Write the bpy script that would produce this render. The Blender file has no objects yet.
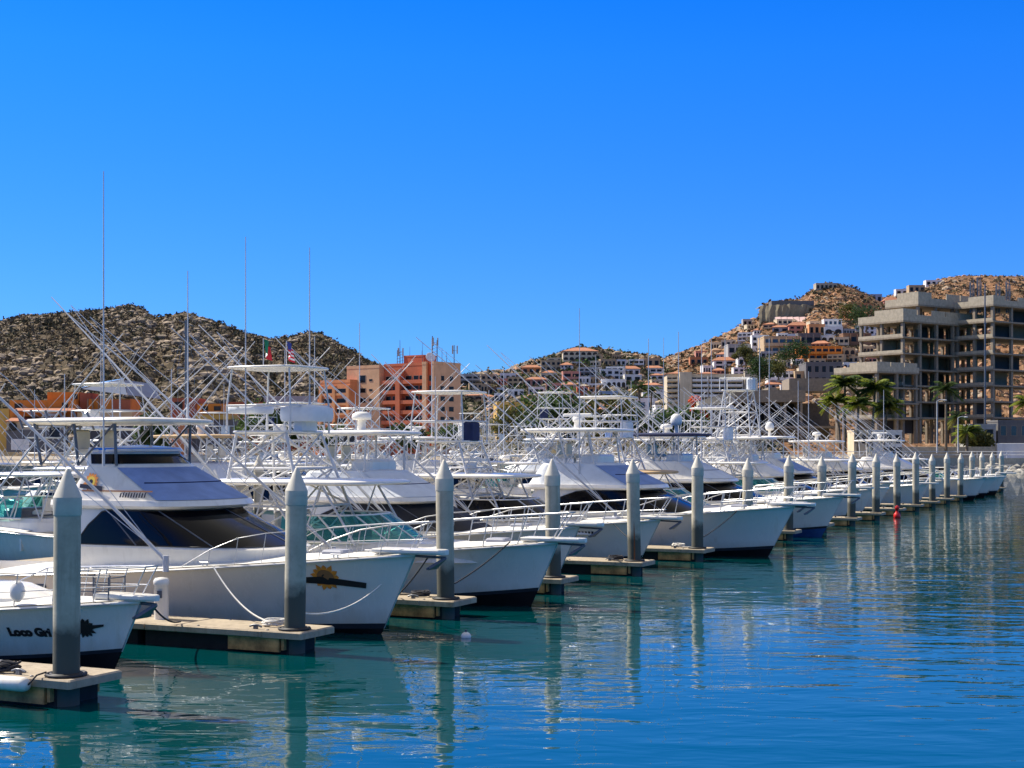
import bpy, math, random
import numpy as np
from mathutils import Vector, Matrix

random.seed(7)
RNG = np.random.default_rng(11)
scene = bpy.context.scene
COL = scene.collection
R = math.radians

# ------------------------------------------------------------------ camera, sky, sun, exposure
F = 1450.0            # focal length in pixels of the 1024 px wide picture
HZ = 448.0            # picture row of the horizon
CZ = 4.0              # eye height above the water
cam = bpy.data.cameras.new("camera")
cam.sensor_width = 36.0
cam.lens = 36.0 * F / 1024.0
cam.shift_y = (HZ - 384.0) / 1024.0
cam.clip_start = 0.1
cam.clip_end = 8000
cam_o = bpy.data.objects.new("camera", cam)
COL.objects.link(cam_o)
cam_o.location = (0, 0, CZ)
cam_o.rotation_euler = (R(90), 0, 0)
scene.camera = cam_o

SUN_EL = R(47)
SUN_AZ = math.atan2(-0.90, 0.436)      # measured from +Y towards +X
to_sun = Vector((math.sin(SUN_AZ) * math.cos(SUN_EL), math.cos(SUN_AZ) * math.cos(SUN_EL), math.sin(SUN_EL)))
world = bpy.data.worlds.new("World")
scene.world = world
world.use_nodes = True
wn = world.node_tree
for n in list(wn.nodes):
    wn.nodes.remove(n)
w_out = wn.nodes.new("ShaderNodeOutputWorld")
w_bg = wn.nodes.new("ShaderNodeBackground")
w_sky = wn.nodes.new("ShaderNodeTexSky")
w_sky.sky_type = 'NISHITA'
w_sky.sun_disc = False
w_sky.sun_elevation = SUN_EL
w_sky.sun_rotation = SUN_AZ % (2 * math.pi)
w_sky.altitude = 0
w_sky.air_density = 1.0
w_sky.dust_density = 0.1
w_sky.ozone_density = 4.0
w_hs = wn.nodes.new("ShaderNodeHueSaturation")
w_hs.inputs['Saturation'].default_value = 1.45
w_mul = wn.nodes.new("ShaderNodeMix")
w_mul.data_type = 'RGBA'
w_mul.blend_type = 'MULTIPLY'
w_mul.inputs[0].default_value = 1.0
w_mul.inputs[7].default_value = (0.40, 0.66, 1.16, 1)
w_bg.inputs['Strength'].default_value = 0.112
wn.links.new(w_sky.outputs[0], w_hs.inputs['Color'])
wn.links.new(w_hs.outputs[0], w_mul.inputs[6])
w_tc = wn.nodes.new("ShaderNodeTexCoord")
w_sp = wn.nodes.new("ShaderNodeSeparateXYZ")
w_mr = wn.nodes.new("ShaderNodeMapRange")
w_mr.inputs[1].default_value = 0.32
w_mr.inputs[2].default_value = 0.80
w_hi = wn.nodes.new("ShaderNodeMix")       # overhead sky whitened, added to neutralise the blue fill light
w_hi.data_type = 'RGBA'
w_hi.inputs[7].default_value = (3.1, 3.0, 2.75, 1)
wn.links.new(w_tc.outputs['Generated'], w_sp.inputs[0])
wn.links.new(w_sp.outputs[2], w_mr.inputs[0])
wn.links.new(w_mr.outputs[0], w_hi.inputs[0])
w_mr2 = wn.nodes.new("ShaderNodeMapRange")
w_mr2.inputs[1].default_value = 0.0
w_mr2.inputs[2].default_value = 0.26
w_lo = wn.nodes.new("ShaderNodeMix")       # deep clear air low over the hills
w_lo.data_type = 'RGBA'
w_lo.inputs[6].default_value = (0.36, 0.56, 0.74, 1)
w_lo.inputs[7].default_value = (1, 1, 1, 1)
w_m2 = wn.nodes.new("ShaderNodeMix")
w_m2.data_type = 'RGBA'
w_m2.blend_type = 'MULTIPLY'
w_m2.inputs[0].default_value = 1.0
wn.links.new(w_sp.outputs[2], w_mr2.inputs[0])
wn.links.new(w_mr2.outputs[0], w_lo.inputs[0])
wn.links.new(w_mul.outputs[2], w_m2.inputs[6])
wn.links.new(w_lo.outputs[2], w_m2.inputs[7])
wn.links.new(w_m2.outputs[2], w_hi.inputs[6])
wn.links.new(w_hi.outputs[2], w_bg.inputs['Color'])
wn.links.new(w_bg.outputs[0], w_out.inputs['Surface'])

sun = bpy.data.lights.new("sun", 'SUN')
sun.energy = 5.0
sun.angle = R(0.5)
sun.color = (1.0, 0.93, 0.82)
sun_o = bpy.data.objects.new("sun", sun)
COL.objects.link(sun_o)
sun_o.rotation_euler = (-to_sun).to_track_quat('-Z', 'Y').to_euler()
sun_o.location = (-60, 40, 80)

scene.view_settings.view_transform = 'Standard'
scene.view_settings.look = 'None'
scene.view_settings.exposure = 0.60
scene.view_settings.gamma = 1.0
scene.render.engine = 'CYCLES'
scene.cycles.max_bounces = 6
scene.cycles.transparent_max_bounces = 8
scene.cycles.caustics_reflective = False
scene.cycles.caustics_refractive = False


# ------------------------------------------------------------------ materials
def new_mat(name):
    m = bpy.data.materials.new(name)
    m.use_nodes = True
    nt = m.node_tree
    return m, nt, nt.nodes['Principled BSDF']


def ramp_noise(nt, scale, detail=5.0, vec=None, rough=0.6, sx=1.0, sy=1.0, sz=1.0):
    tc = nt.nodes.new("ShaderNodeTexCoord")
    mp = nt.nodes.new("ShaderNodeMapping")
    mp.inputs['Scale'].default_value = (sx, sy, sz)
    nt.links.new(tc.outputs['Object'], mp.inputs['Vector'])
    nz = nt.nodes.new("ShaderNodeTexNoise")
    nz.inputs['Scale'].default_value = scale
    nz.inputs['Detail'].default_value = detail
    nz.inputs['Roughness'].default_value = rough
    nt.links.new(mp.outputs[0], nz.inputs['Vector'])
    return nz


def mixcol(nt, fac, a, b, blend='MIX'):
    mx = nt.nodes.new("ShaderNodeMix")
    mx.data_type = 'RGBA'
    mx.blend_type = blend
    for sock, val in ((mx.inputs[0], fac), (mx.inputs[6], a), (mx.inputs[7], b)):
        if hasattr(val, 'links') or hasattr(val, 'is_linked'):
            nt.links.new(val, sock)
        elif isinstance(val, (tuple, list)):
            sock.default_value = (val[0], val[1], val[2], 1)
        else:
            sock.default_value = val
    return mx.outputs[2]


def remap(nt, val, a, b, c=0.0, d=1.0):
    mr = nt.nodes.new("ShaderNodeMapRange")
    mr.inputs[1].default_value = a
    mr.inputs[2].default_value = b
    mr.inputs[3].default_value = c
    mr.inputs[4].default_value = d
    nt.links.new(val, mr.inputs[0])
    return mr.outputs[0]


def add_bump(nt, bsdf, val, strength, dist=0.02):
    bp = nt.nodes.new("ShaderNodeBump")
    bp.inputs['Strength'].default_value = strength
    bp.inputs['Distance'].default_value = dist
    nt.links.new(val, bp.inputs['Height'])
    nt.links.new(bp.outputs[0], bsdf.inputs['Normal'])


def pm(name, col, rough=0.5, var=0.15, scale=3.0, bump=0.0, metal=0.0, spec=0.5, dirt=None, dscale=(0.6, 0.6, 2.5), dist=0.02):
    m, nt, b = new_mat(name)
    nz = ramp_noise(nt, scale)
    lo = tuple(c * (1 - var) for c in col)
    hi = tuple(min(1, c * (1 + var)) for c in col)
    c = mixcol(nt, remap(nt, nz.outputs['Fac'], 0.3, 0.7), lo, hi)
    if dirt:
        nd = ramp_noise(nt, 2.0, 6.0, sx=dscale[0], sy=dscale[1], sz=dscale[2])
        c = mixcol(nt, remap(nt, nd.outputs['Fac'], 0.52, 0.78, 0, 0.6), c, dirt)
    nt.links.new(c, b.inputs['Base Color'])
    b.inputs['Roughness'].default_value = rough
    b.inputs['Metallic'].default_value = metal
    b.inputs['Specular IOR Level'].default_value = spec
    if bump:
        add_bump(nt, b, nz.outputs['Fac'], bump, dist)
    return m


M = {}
M['gel'] = pm('gelcoat_white', (0.80, 0.755, 0.665), 0.22, 0.05, 0.9, dirt=(0.55, 0.50, 0.41), dscale=(2.2, 2.2, 0.35))
M['gelcool'] = pm('gelcoat_cool', (0.79, 0.755, 0.675), 0.22, 0.05, 0.9, dirt=(0.55, 0.54, 0.50), dscale=(2.2, 2.2, 0.35))
M['cream'] = pm('gelcoat_cream', (0.78, 0.715, 0.58), 0.25, 0.05, 0.9, dirt=(0.52, 0.46, 0.34), dscale=(2.2, 2.2, 0.35))
M['deck'] = pm('deck_nonskid', (0.74, 0.72, 0.66), 0.55, 0.07, 2.0, bump=0.15, dirt=(0.5, 0.46, 0.38))
M['black_hull'] = pm('bottom_paint', (0.012, 0.012, 0.012), 0.8, 0.3, 2.0, spec=0.15)
M['blue_hull'] = pm('bottom_paint_blue', (0.02, 0.08, 0.22), 0.5, 0.3, 2.0)
M['stripe'] = pm('boot_stripe', (0.02, 0.025, 0.03), 0.5, 0.2, spec=0.2)
M['alu'] = pm('aluminium_tube', (0.50, 0.51, 0.53), 0.5, 0.1, 4.0, metal=0.1)
M['white_tube'] = pm('white_painted_tube', (0.60, 0.59, 0.57), 0.5, 0.10, 1.0, dirt=(0.35, 0.33, 0.30))
M['steel'] = pm('stainless_tube', (0.55, 0.55, 0.55), 0.32, 0.1, 5.0, metal=0.6)
M['dark_tube'] = pm('dark_fibreglass', (0.10, 0.11, 0.13), 0.35, 0.15)
M['glass'] = pm('dark_glass', (0.004, 0.004, 0.006), 0.08, 0.2, 0.6, spec=0.22)
M['blue_cover'] = pm('blue_canvas', (0.20, 0.29, 0.50), 0.75, 0.18, 1.6, bump=0.5, dist=0.05)
M['bright_blue'] = pm('bright_blue_vinyl', (0.02, 0.22, 0.75), 0.4, 0.15, 2.0)
M['navy'] = pm('navy_canvas', (0.012, 0.02, 0.07), 0.8, 0.25, 3.0, bump=0.4)
M['white_canvas'] = pm('white_canvas', (0.70, 0.72, 0.72), 0.75, 0.10, 1.8, bump=0.5, dist=0.06)
M['tan_canvas'] = pm('tan_canvas', (0.50, 0.34, 0.18), 0.8, 0.15, 2.5, bump=0.4)
M['black_canvas'] = pm('black_canvas', (0.012, 0.012, 0.014), 0.7, 0.3, 3.0, bump=0.3)
M['wood'] = pm('teak', (0.22, 0.12, 0.055), 0.5, 0.25, 6.0)
M['vinyl'] = pm('cream_vinyl', (0.66, 0.60, 0.46), 0.5, 0.08)
M['rubber'] = pm('black_rubber', (0.02, 0.02, 0.02), 0.6, 0.2)
M['rope_w'] = pm('white_rope', (0.66, 0.64, 0.58), 0.9, 0.15, 30.0)
M['rope_d'] = pm('dark_rope', (0.03, 0.03, 0.035), 0.9, 0.2, 30.0)
M['red'] = pm('red_plastic', (0.70, 0.02, 0.015), 0.35, 0.08)
M['ink'] = pm('dark_lettering', (0.015, 0.012, 0.014), 0.4, 0.1)
M['orange'] = pm('orange_decal', (0.75, 0.26, 0.03), 0.4, 0.2, 8.0)
M['yellow'] = pm('yellow_decal', (0.80, 0.55, 0.05), 0.4, 0.2, 8.0)
M['brownline'] = pm('brown_stripe', (0.28, 0.13, 0.05), 0.4, 0.15)
M['flag_g'] = pm('flag_green', (0.01, 0.22, 0.10), 0.8)
M['flag_w'] = pm('flag_white', (0.78, 0.78, 0.76), 0.8)
M['flag_r'] = pm('flag_red', (0.55, 0.02, 0.03), 0.8)
M['flag_b'] = pm('flag_blue', (0.03, 0.05, 0.25), 0.8)


def mat_hull(name, col):
    m, nt, b = new_mat(name)
    geo = nt.nodes.new("ShaderNodeNewGeometry")
    sp = nt.nodes.new("ShaderNodeSeparateXYZ")
    nt.links.new(geo.outputs['Position'], sp.inputs[0])
    big = ramp_noise(nt, 0.8, 5.0)
    streak = ramp_noise(nt, 1.0, 6.0)
    mp = nt.nodes.new("ShaderNodeMapping")
    mp.inputs['Scale'].default_value = (5.0, 5.0, 0.5)
    nt.links.new(geo.outputs['Position'], mp.inputs['Vector'])
    nt.links.new(mp.outputs[0], streak.inputs['Vector'])
    c = mixcol(nt, remap(nt, big.outputs['Fac'], 0.3, 0.7), tuple(x * 0.94 for x in col), tuple(min(1, x * 1.04) for x in col))
    c = mixcol(nt, remap(nt, streak.outputs['Fac'], 0.55, 0.80, 0, 0.45), c, (0.50, 0.43, 0.30))
    ad = nt.nodes.new("ShaderNodeMath")
    ad.operation = 'MULTIPLY_ADD'
    nt.links.new(streak.outputs['Fac'], ad.inputs[0])
    ad.inputs[1].default_value = -0.5
    nt.links.new(sp.outputs[2], ad.inputs[2])
    c = mixcol(nt, remap(nt, ad.outputs[0], -0.05, 0.35, 0.55, 0), c, (0.42, 0.37, 0.24))
    nt.links.new(c, b.inputs['Base Color'])
    nt.links.new(remap(nt, streak.outputs['Fac'], 0.3, 0.8, 0.14, 0.4), b.inputs['Roughness'])
    add_bump(nt, b, big.outputs['Fac'], 0.15, 0.02)
    return m


M['hull_a'] = mat_hull('hull_gelcoat_white', (0.80, 0.73, 0.61))
M['hull_b'] = mat_hull('hull_gelcoat_pale', (0.77, 0.725, 0.63))


def mat_teal():
    m, nt, b = new_mat('teal_tinted_glass')
    b.inputs['Base Color'].default_value = (0.02, 0.24, 0.22, 1)
    b.inputs['Roughness'].default_value = 0.05
    tr = nt.nodes.new("ShaderNodeBsdfTransparent")
    tr.inputs[0].default_value = (0.45, 0.9, 0.85, 1)
    mx = nt.nodes.new("ShaderNodeMixShader")
    mx.inputs[0].default_value = 0.5
    out = nt.nodes['Material Output']
    nt.links.new(tr.outputs[0], mx.inputs[1])
    nt.links.new(b.outputs[0], mx.inputs[2])
    nt.links.new(mx.outputs[0], out.inputs['Surface'])
    return m


M['teal'] = mat_teal()


def mat_water():
    m, nt, b = new_mat('harbour_water')
    geo = nt.nodes.new("ShaderNodeNewGeometry")

    def noise(scale, sx, sy, detail, dist=0.0):
        mp = nt.nodes.new("ShaderNodeMapping")
        mp.inputs['Scale'].default_value = (sx, sy, 1)
        mp.inputs['Rotation'].default_value = (0, 0, R(12))
        nt.links.new(geo.outputs['Position'], mp.inputs['Vector'])
        nz = nt.nodes.new("ShaderNodeTexNoise")
        nz.inputs['Scale'].default_value = scale
        nz.inputs['Detail'].default_value = detail
        nz.inputs['Roughness'].default_value = 0.5
        nz.inputs['Distortion'].default_value = dist
        nt.links.new(mp.outputs[0], nz.inputs['Vector'])
        return nz.outputs['Fac']

    a = noise(0.42, 0.5, 1.0, 2.0, 0.8)
    c = noise(2.2, 0.45, 1.0, 2.0, 0.5)
    mt = nt.nodes.new("ShaderNodeMath")
    mt.operation = 'MULTIPLY_ADD'
    nt.links.new(a, mt.inputs[0])
    mt.inputs[1].default_value = 2.6
    nt.links.new(c, mt.inputs[2])
    gust = noise(0.035, 0.5, 1.0, 2.0)
    st = remap(nt, gust, 0.38, 0.62, 0.55, 1.0)
    bp = nt.nodes.new("ShaderNodeBump")
    bp.inputs['Distance'].default_value = 0.019
    nt.links.new(st, bp.inputs['Strength'])
    nt.links.new(mt.outputs[0], bp.inputs['Height'])
    nt.links.new(bp.outputs[0], b.inputs['Normal'])
    b.inputs['Base Color'].default_value = (0.0, 0.046, 0.052, 1)
    b.inputs['Roughness'].default_value = 0.01
    b.inputs['IOR'].default_value = 1.5
    return m


M['water'] = mat_water()


def mat_concrete(name, col, stain, zlo=None):
    m, nt, b = new_mat(name)
    geo0 = nt.nodes.new("ShaderNodeNewGeometry")
    nz = ramp_noise(nt, 1.8, 8.0)
    n2 = ramp_noise(nt, 9.0, 4.0)
    for q in (nz, n2):           # world position, so no two copies weather alike
        nt.links.new(geo0.outputs['Position'], q.inputs['Vector'])
    n4 = ramp_noise(nt, 1.0, 5.0, sz=0.12)
    c = mixcol(nt, remap(nt, nz.outputs['Fac'], 0.3, 0.7), tuple(x * 0.75 for x in col), tuple(x * 1.15 for x in col))
    c = mixcol(nt, remap(nt, n2.outputs['Fac'], 0.5, 0.75, 0, 0.35), c, stain)
    mp4 = nt.nodes.new("ShaderNodeMapping")
    mp4.inputs['Scale'].default_value = (7.0, 7.0, 0.7)
    nt.links.new(geo0.outputs['Position'], mp4.inputs['Vector'])
    nt.links.new(mp4.outputs[0], n4.inputs['Vector'])
    c = mixcol(nt, remap(nt, n4.outputs['Fac'], 0.52, 0.72, 0, 0.55), c, stain)
    if zlo is not None:
        geo = nt.nodes.new("ShaderNodeNewGeometry")
        sp = nt.nodes.new("ShaderNodeSeparateXYZ")
        nt.links.new(geo.outputs['Position'], sp.inputs[0])
        ad = nt.nodes.new("ShaderNodeMath")
        ad.operation = 'MULTIPLY_ADD'
        nt.links.new(nz.outputs['Fac'], ad.inputs[0])
        ad.inputs[1].default_value = -0.8
        nt.links.new(sp.outputs[2], ad.inputs[2])
        f = remap(nt, ad.outputs[0], zlo - 0.1, zlo + 0.15, 1, 0)
        c = mixcol(nt, f, c, (0.085, 0.085, 0.065))
    nt.links.new(c, b.inputs['Base Color'])
    b.inputs['Roughness'].default_value = 0.85
    add_bump(nt, b, n2.outputs['Fac'], 0.35, 0.01)
    return m


M['pile'] = mat_concrete('pile_concrete', (0.50, 0.455, 0.34), (0.26, 0.235, 0.165), zlo=0.85)
M['pile_cap'] = pm('pile_cap_white', (0.60, 0.55, 0.44), 0.6, 0.12, 3.0, dirt=(0.35, 0.34, 0.30))
M['dock'] = mat_concrete('dock_concrete', (0.40, 0.33, 0.235), (0.17, 0.13, 0.085))
M['waler'] = pm('dock_timber', (0.52, 0.25, 0.085), 0.8, 0.5, 5.0, bump=0.4)
M['float'] = pm('dock_float_shade', (0.016, 0.016, 0.015), 0.8, 0.4, 4.0)  # near-black, paints the deep shade below the dock decks
M['conc'] = mat_concrete('bare_concrete', (0.44, 0.375, 0.27), (0.25, 0.20, 0.135))
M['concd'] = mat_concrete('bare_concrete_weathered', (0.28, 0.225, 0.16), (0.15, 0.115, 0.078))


# ------------------------------------------------------------------ mesh building
class MB:
    def __init__(s):
        s.v, s.f, s.m, s.s = [], [], [], []

    def add(s, vs, fs, mi=0, smooth=False):
        o = len(s.v)
        s.v.extend([tuple(p) for p in vs])
        for f in fs:
            s.f.append([i + o for i in f])
            s.m.append(mi)
            s.s.append(smooth)

    def box(s, x0, x1, y0, y1, z0, z1, mi=0):
        vs = [(x0, y0, z0), (x1, y0, z0), (x1, y1, z0), (x0, y1, z0), (x0, y0, z1), (x1, y0, z1), (x1, y1, z1), (x0, y1, z1)]
        s.add(vs, [(0, 3, 2, 1), (4, 5, 6, 7), (0, 1, 5, 4), (1, 2, 6, 5), (2, 3, 7, 6), (3, 0, 4, 7)], mi)

    def bbox(s, x0, x1, y0, y1, z0, z1, bv=0.02, mi=0):
        # box with chamfered vertical edges and top
        def ring(z, i):
            a, b, c, d = x0 + i, x1 - i, y0 + i, y1 - i
            return [(a + bv, c, z), (b - bv, c, z), (b, c + bv, z), (b, d - bv, z), (b - bv, d, z), (a + bv, d, z), (a, d - bv, z), (a, c + bv, z)]
        s.loft([ring(z0, 0), ring(z1 - bv, 0), ring(z1, bv)], True, True, mi)

    def loft(s, rings, closed=True, caps=True, mi=0, smooth=False):
        n = len(rings[0])
        vs = [p for r in rings for p in r]
        fs = []
        for i in range(len(rings) - 1):
            for j in range(n if closed else n - 1):
                k = (j + 1) % n
                fs.append((i * n + j, i * n + k, (i + 1) * n + k, (i + 1) * n + j))
        s.add(vs, fs, mi, smooth)
        if caps:
            s.add(rings[0], [list(range(n))[::-1]], mi)
            s.add(rings[-1], [list(range(n))], mi)

    def tube(s, pts, r, n=6, mi=0, caps=True):
        pts = [Vector(p) for p in pts]
        rs = r if isinstance(r, (list, tuple)) else [r] * len(pts)
        rings = []
        up = None
        for i, p in enumerate(pts):
            t = (pts[min(i + 1, len(pts) - 1)] - pts[max(i - 1, 0)])
            if t.length < 1e-9:
                t = Vector((0, 0, 1))
            t.normalize()
            if up is None:
                up = Vector((0, 0, 1)) if abs(t.z) < 0.9 else Vector((1, 0, 0))
            a = t.cross(up)
            if a.length < 1e-6:
                a = t.cross(Vector((0, 1, 0)))
            a.normalize()
            b = a.cross(t)
            up = b
            rings.append([p + (a * math.cos(2 * math.pi * k / n) + b * math.sin(2 * math.pi * k / n)) * rs[i] for k in range(n)])
        s.loft(rings, True, caps, mi, n > 4)

    def lathe(s, prof, n=16, o=(0, 0, 0), mi=0, smooth=True):
        rings = [[(o[0] + r * math.cos(2 * math.pi * k / n), o[1] + r * math.sin(2 * math.pi * k / n), o[2] + z) for k in range(n)] for r, z in prof]
        s.loft(rings, True, True, mi, smooth)

    def ell(s, c, rad, nu=12, nv=7, mi=0):
        prof = []
        rings = []
        for i in range(nv + 1):
            a = -math.pi / 2 + math.pi * i / nv
            rr, zz = max(0.02, math.cos(a)), math.sin(a)
            rings.append([(c[0] + rad[0] * rr * math.cos(2 * math.pi * k / nu), c[1] + rad[1] * rr * math.sin(2 * math.pi * k / nu), c[2] + rad[2] * zz) for k in range(nu)])
        s.loft(rings, True, True, mi, True)

    def prism(s, poly, z0, z1, mi=0):
        s.loft([[(x, y, z0) for x, y in poly], [(x, y, z1) for x, y in poly]], True, True, mi)

    def grid(s, rows, mi=0, smooth=True):
        s.loft(rows, False, False, mi, smooth)

    def build(s, name, mats, parent=None):
        me = bpy.data.meshes.new(name)
        me.from_pydata(s.v, [], s.f)
        if not isinstance(mats, (list, tuple)):
            mats = [mats]
        for m in mats:
            me.materials.append(M[m] if isinstance(m, str) else m)
        me.polygons.foreach_set('material_index', s.m)
        me.polygons.foreach_set('use_smooth', s.s)
        me.update()
        o = bpy.data.objects.new(name, me)
        COL.objects.link(o)
        if parent:
            o.parent = parent
        return o


def tag(o, label=None, cat=None, group=None, kind=None):
    if label:
        o['label'] = label
    if cat:
        o['category'] = cat
    if group:
        o['group'] = group
    if kind:
        o['kind'] = kind
    return o


def thing(name, label, cat, loc=(0, 0, 0), rz=0.0, group=None):
    o = bpy.data.objects.new(name, None)
    COL.objects.link(o)
    o.empty_display_size = 0.5
    o.location = loc
    o.rotation_euler = (0, 0, rz)
    return tag(o, label, cat, group)


def copy_tree(o, parent=None):
    c = o.copy()
    COL.objects.link(c)
    if parent:
        c.parent = parent
    for ch in list(o.children):
        copy_tree(ch, c)
    return c


def at(px, py, D):
    return Vector(((px - 512) / F * D, D, CZ - (py - HZ) / F * D))


# the marina grid: s counts slips along the pile row, u runs out along the bows
def grid_xy(s, u):
    return (-6.95 + 2.70 * s + 0.9046 * u, 22.6 + 5.73 * s - 0.4262 * u)


BRZ = math.atan2(-0.4262, 0.9046)


# ------------------------------------------------------------------ numpy noise for the hills
def _hash(ix, iy, seed):
    h = (ix.astype(np.int64) * 374761393 + iy.astype(np.int64) * 668265263 + seed * 1442695041) & 0x7fffffff
    h = ((h ^ (h >> 13)) * 1274126177) & 0x7fffffff
    h = h ^ (h >> 16)
    return (h & 0xffff) / 65535.0


def vnoise(x, y, seed=0):
    ix, iy = np.floor(x), np.floor(y)
    fx, fy = x - ix, y - iy
    fx, fy = fx * fx * (3 - 2 * fx), fy * fy * (3 - 2 * fy)
    a, b = _hash(ix, iy, seed), _hash(ix + 1, iy, seed)
    c, d = _hash(ix, iy + 1, seed), _hash(ix + 1, iy + 1, seed)
    return (a * (1 - fx) + b * fx) * (1 - fy) + (c * (1 - fx) + d * fx) * fy


def fbm(x, y, oct=5, seed=0):
    t, a, n = 0, 0.5, 0
    for i in range(oct):
        t = t + a * (vnoise(x * 2 ** i, y * 2 ** i, seed + i) - 0.5)
        a *= 0.55
    return t


def worley(x, y, seed=0):
    ix, iy = np.floor(x), np.floor(y)
    best = np.full(x.shape, 9.0)
    val = np.zeros(x.shape)
    for dx in (-1, 0, 1):
        for dy in (-1, 0, 1):
            cx, cy = ix + dx, iy + dy
            px = cx + _hash(cx, cy, seed)
            py = cy + _hash(cx, cy, seed + 5)
            d = (x - px) ** 2 + (y - py) ** 2
            w = d < best
            best = np.where(w, d, best)
            val = np.where(w, _hash(cx, cy, seed + 9), val)
    return np.sqrt(best), val


# ================================================================== THE SETTING
# water: one sheet to the horizon
def water_sheet():
    mb = MB()
    mb.add([(-3000, -200, 0), (3000, -200, 0), (3000, 6000, 0), (-3000, 6000, 0)], [(0, 1, 2, 3)])
    tag(mb.build('water', 'water'), kind='structure')


water_sheet()

M['ground'] = pm('dusty_ground', (0.30, 0.25, 0.18), 0.95, 0.25, 0.15, bump=0.3, dist=0.2)
SHORE = [(-260, 190), (-60, 205), (-10, 222), (30, 238), (58, 243), (120, 250), (420, 262)]


def land():
    mb = MB()
    top = [(x, y, 1.5) for x, y in SHORE]
    far = [(x * 9, 5200, 1.5) for x, y in SHORE]
    low = [(x, y - 0.05, -2.5) for x, y in SHORE]
    mb.grid([far, top], 0, False)
    mb.grid([top, low], 0, False)
    tag(mb.build('ground', 'ground'), kind='structure')


land()


def mat_hill(name, rock, dark, mid, rock_amt):
    m, nt, b = new_mat(name)
    n1 = ramp_noise(nt, 0.035, 6.0)
    n2 = ramp_noise(nt, 0.22, 6.0, rough=0.7)
    n3 = ramp_noise(nt, 0.09, 4.0)
    c = mixcol(nt, remap(nt, n1.outputs['Fac'], 0.35, 0.65), dark, mid)
    c = mixcol(nt, remap(nt, n2.outputs['Fac'], 0.62 - rock_amt, 0.68 - rock_amt + 0.06), c, rock)
    c = mixcol(nt, remap(nt, n3.outputs['Fac'], 0.55, 0.7, 0, 0.6), c, dark)
    nt.links.new(c, b.inputs['Base Color'])
    b.inputs['Roughness'].default_value = 0.95
    b.inputs['Specular IOR Level'].default_value = 0.1
    add_bump(nt, b, n2.outputs['Fac'], 0.9, 1.2)
    return m


M['hill_left'] = mat_hill('hill_left', (0.26, 0.19, 0.12), (0.055, 0.047, 0.032), (0.13, 0.098, 0.062), 0.09)
M['hill_mid'] = mat_hill('hill_mid', (0.24, 0.19, 0.13), (0.045, 0.05, 0.03), (0.12, 0.10, 0.06), 0.08)
M['hill_right'] = mat_hill('hill_right', (0.36, 0.22, 0.125), (0.085, 0.055, 0.034), (0.26, 0.13, 0.062), 0.12)


class Hill:
    def __init__(s, name, sil, D0, D1, mat, amp, seed, prof=1.0, step=1.6, rows=110, ztop=None):
        s.px = np.arange(sil[0][0], sil[-1][0] + step, step)
        xs, ys = zip(*sil)
        ys = np.interp(s.px, xs, ys)
        s.r = np.linspace(0, 1.3, rows)
        PX, RR = np.meshgrid(s.px, s.r)
        D1a = D1(s.px) if callable(D1) else np.full(s.px.shape, D1)
        D1m = np.tile(D1a, (rows, 1))
        Dm = D0 + (D1m - D0) * RR
        X = (PX - 512) / F * Dm
        zr = CZ + (HZ - ys) / F * D1a
        zr = np.tile(zr, (rows, 1))
        p = np.where(RR <= 1, np.clip(RR, 0, 1) ** prof, 1 - (RR - 1) * 1.2)
        Z = 1.2 + (zr - 1.2) * p
        n = fbm(X / 60, Dm / 60, 5, seed) * amp * 3.0 - np.abs(fbm(X / 45, Dm / 160, 4, seed + 50)) * amp * 9.0 + amp * 1.2
        d, v = worley(X / 6.5, Dm / 9.0, seed + 3)
        n = n + np.clip(0.55 - d, 0, 1) * v * amp * 2.0
        d, v = worley(X / 2.8, Dm / 4.5, seed + 4)
        n = n + np.clip(0.5 - d, 0, 1) * v * amp * 1.1
        w = np.clip(RR / 0.15, 0, 1) * np.where(RR > 0.75, np.clip(1 - (RR - 0.75) / 0.25, 0.22, 1), 1)
        Z = Z + n * w
        s.X, s.D, s.Z = X, Dm, Z
        s.mask = fbm(X / 30, Dm / 70, 4, seed + 80) * 2.2 + 0.5
        mb = MB()
        rows_ = [[(X[i, j], Dm[i, j], Z[i, j]) for j in range(len(s.px))] for i in range(rows)]
        mb.grid(rows_, 0, False)
        tag(mb.build(name, mat), kind='structure')

    def at(s, px, py):
        """the point of the hillside seen at a pixel"""
        j = int(np.clip(round((px - s.px[0]) / (s.px[1] - s.px[0])), 0, len(s.px) - 1))
        best = None
        for i in range(len(s.r)):
            if s.r[i] > 1.0:
                break
            y = HZ - (s.Z[i, j] - CZ) / s.D[i, j] * F
            best = (s.X[i, j], s.D[i, j], s.Z[i, j])
            if y <= py:
                break
        return best


hill_left = Hill('hill', [(-60, 322), (0, 321), (30, 316), (60, 314), (100, 310), (130, 306), (142, 309), (155, 318), (172, 315), (186, 312), (200, 317),
                          (215, 322), (250, 334), (262, 337), (275, 340), (292, 337), (310, 332), (322, 334), (335, 341), (350, 350), (365, 358), (400, 378), (440, 396), (480, 420)],
                 445, 720, 'hill_left', 1.7, 3, 0.95)
hill_mid = Hill('hill', [(410, 400), (440, 382), (460, 376), (480, 373), (505, 371), (525, 363), (545, 358), (562, 352), (580, 347), (600, 348), (615, 351), (640, 355), (662, 358), (690, 366), (730, 380), (780, 405)],
                440, 780, 'hill_mid', 1.4, 21, 0.95)
hill_right = Hill('hill', [(560, 430), (600, 396), (625, 378), (640, 368), (655, 362), (668, 357), (685, 350), (700, 345), (715, 337), (730, 331), (745, 324), (757, 317), (763, 303), (775, 301),
                           (800, 298), (808, 291), (817, 286), (838, 284), (850, 287), (860, 291), (872, 297), (884, 304), (910, 318), (960, 340)],
                 490, 760, 'hill_right', 1.4, 41, 0.92)
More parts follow.
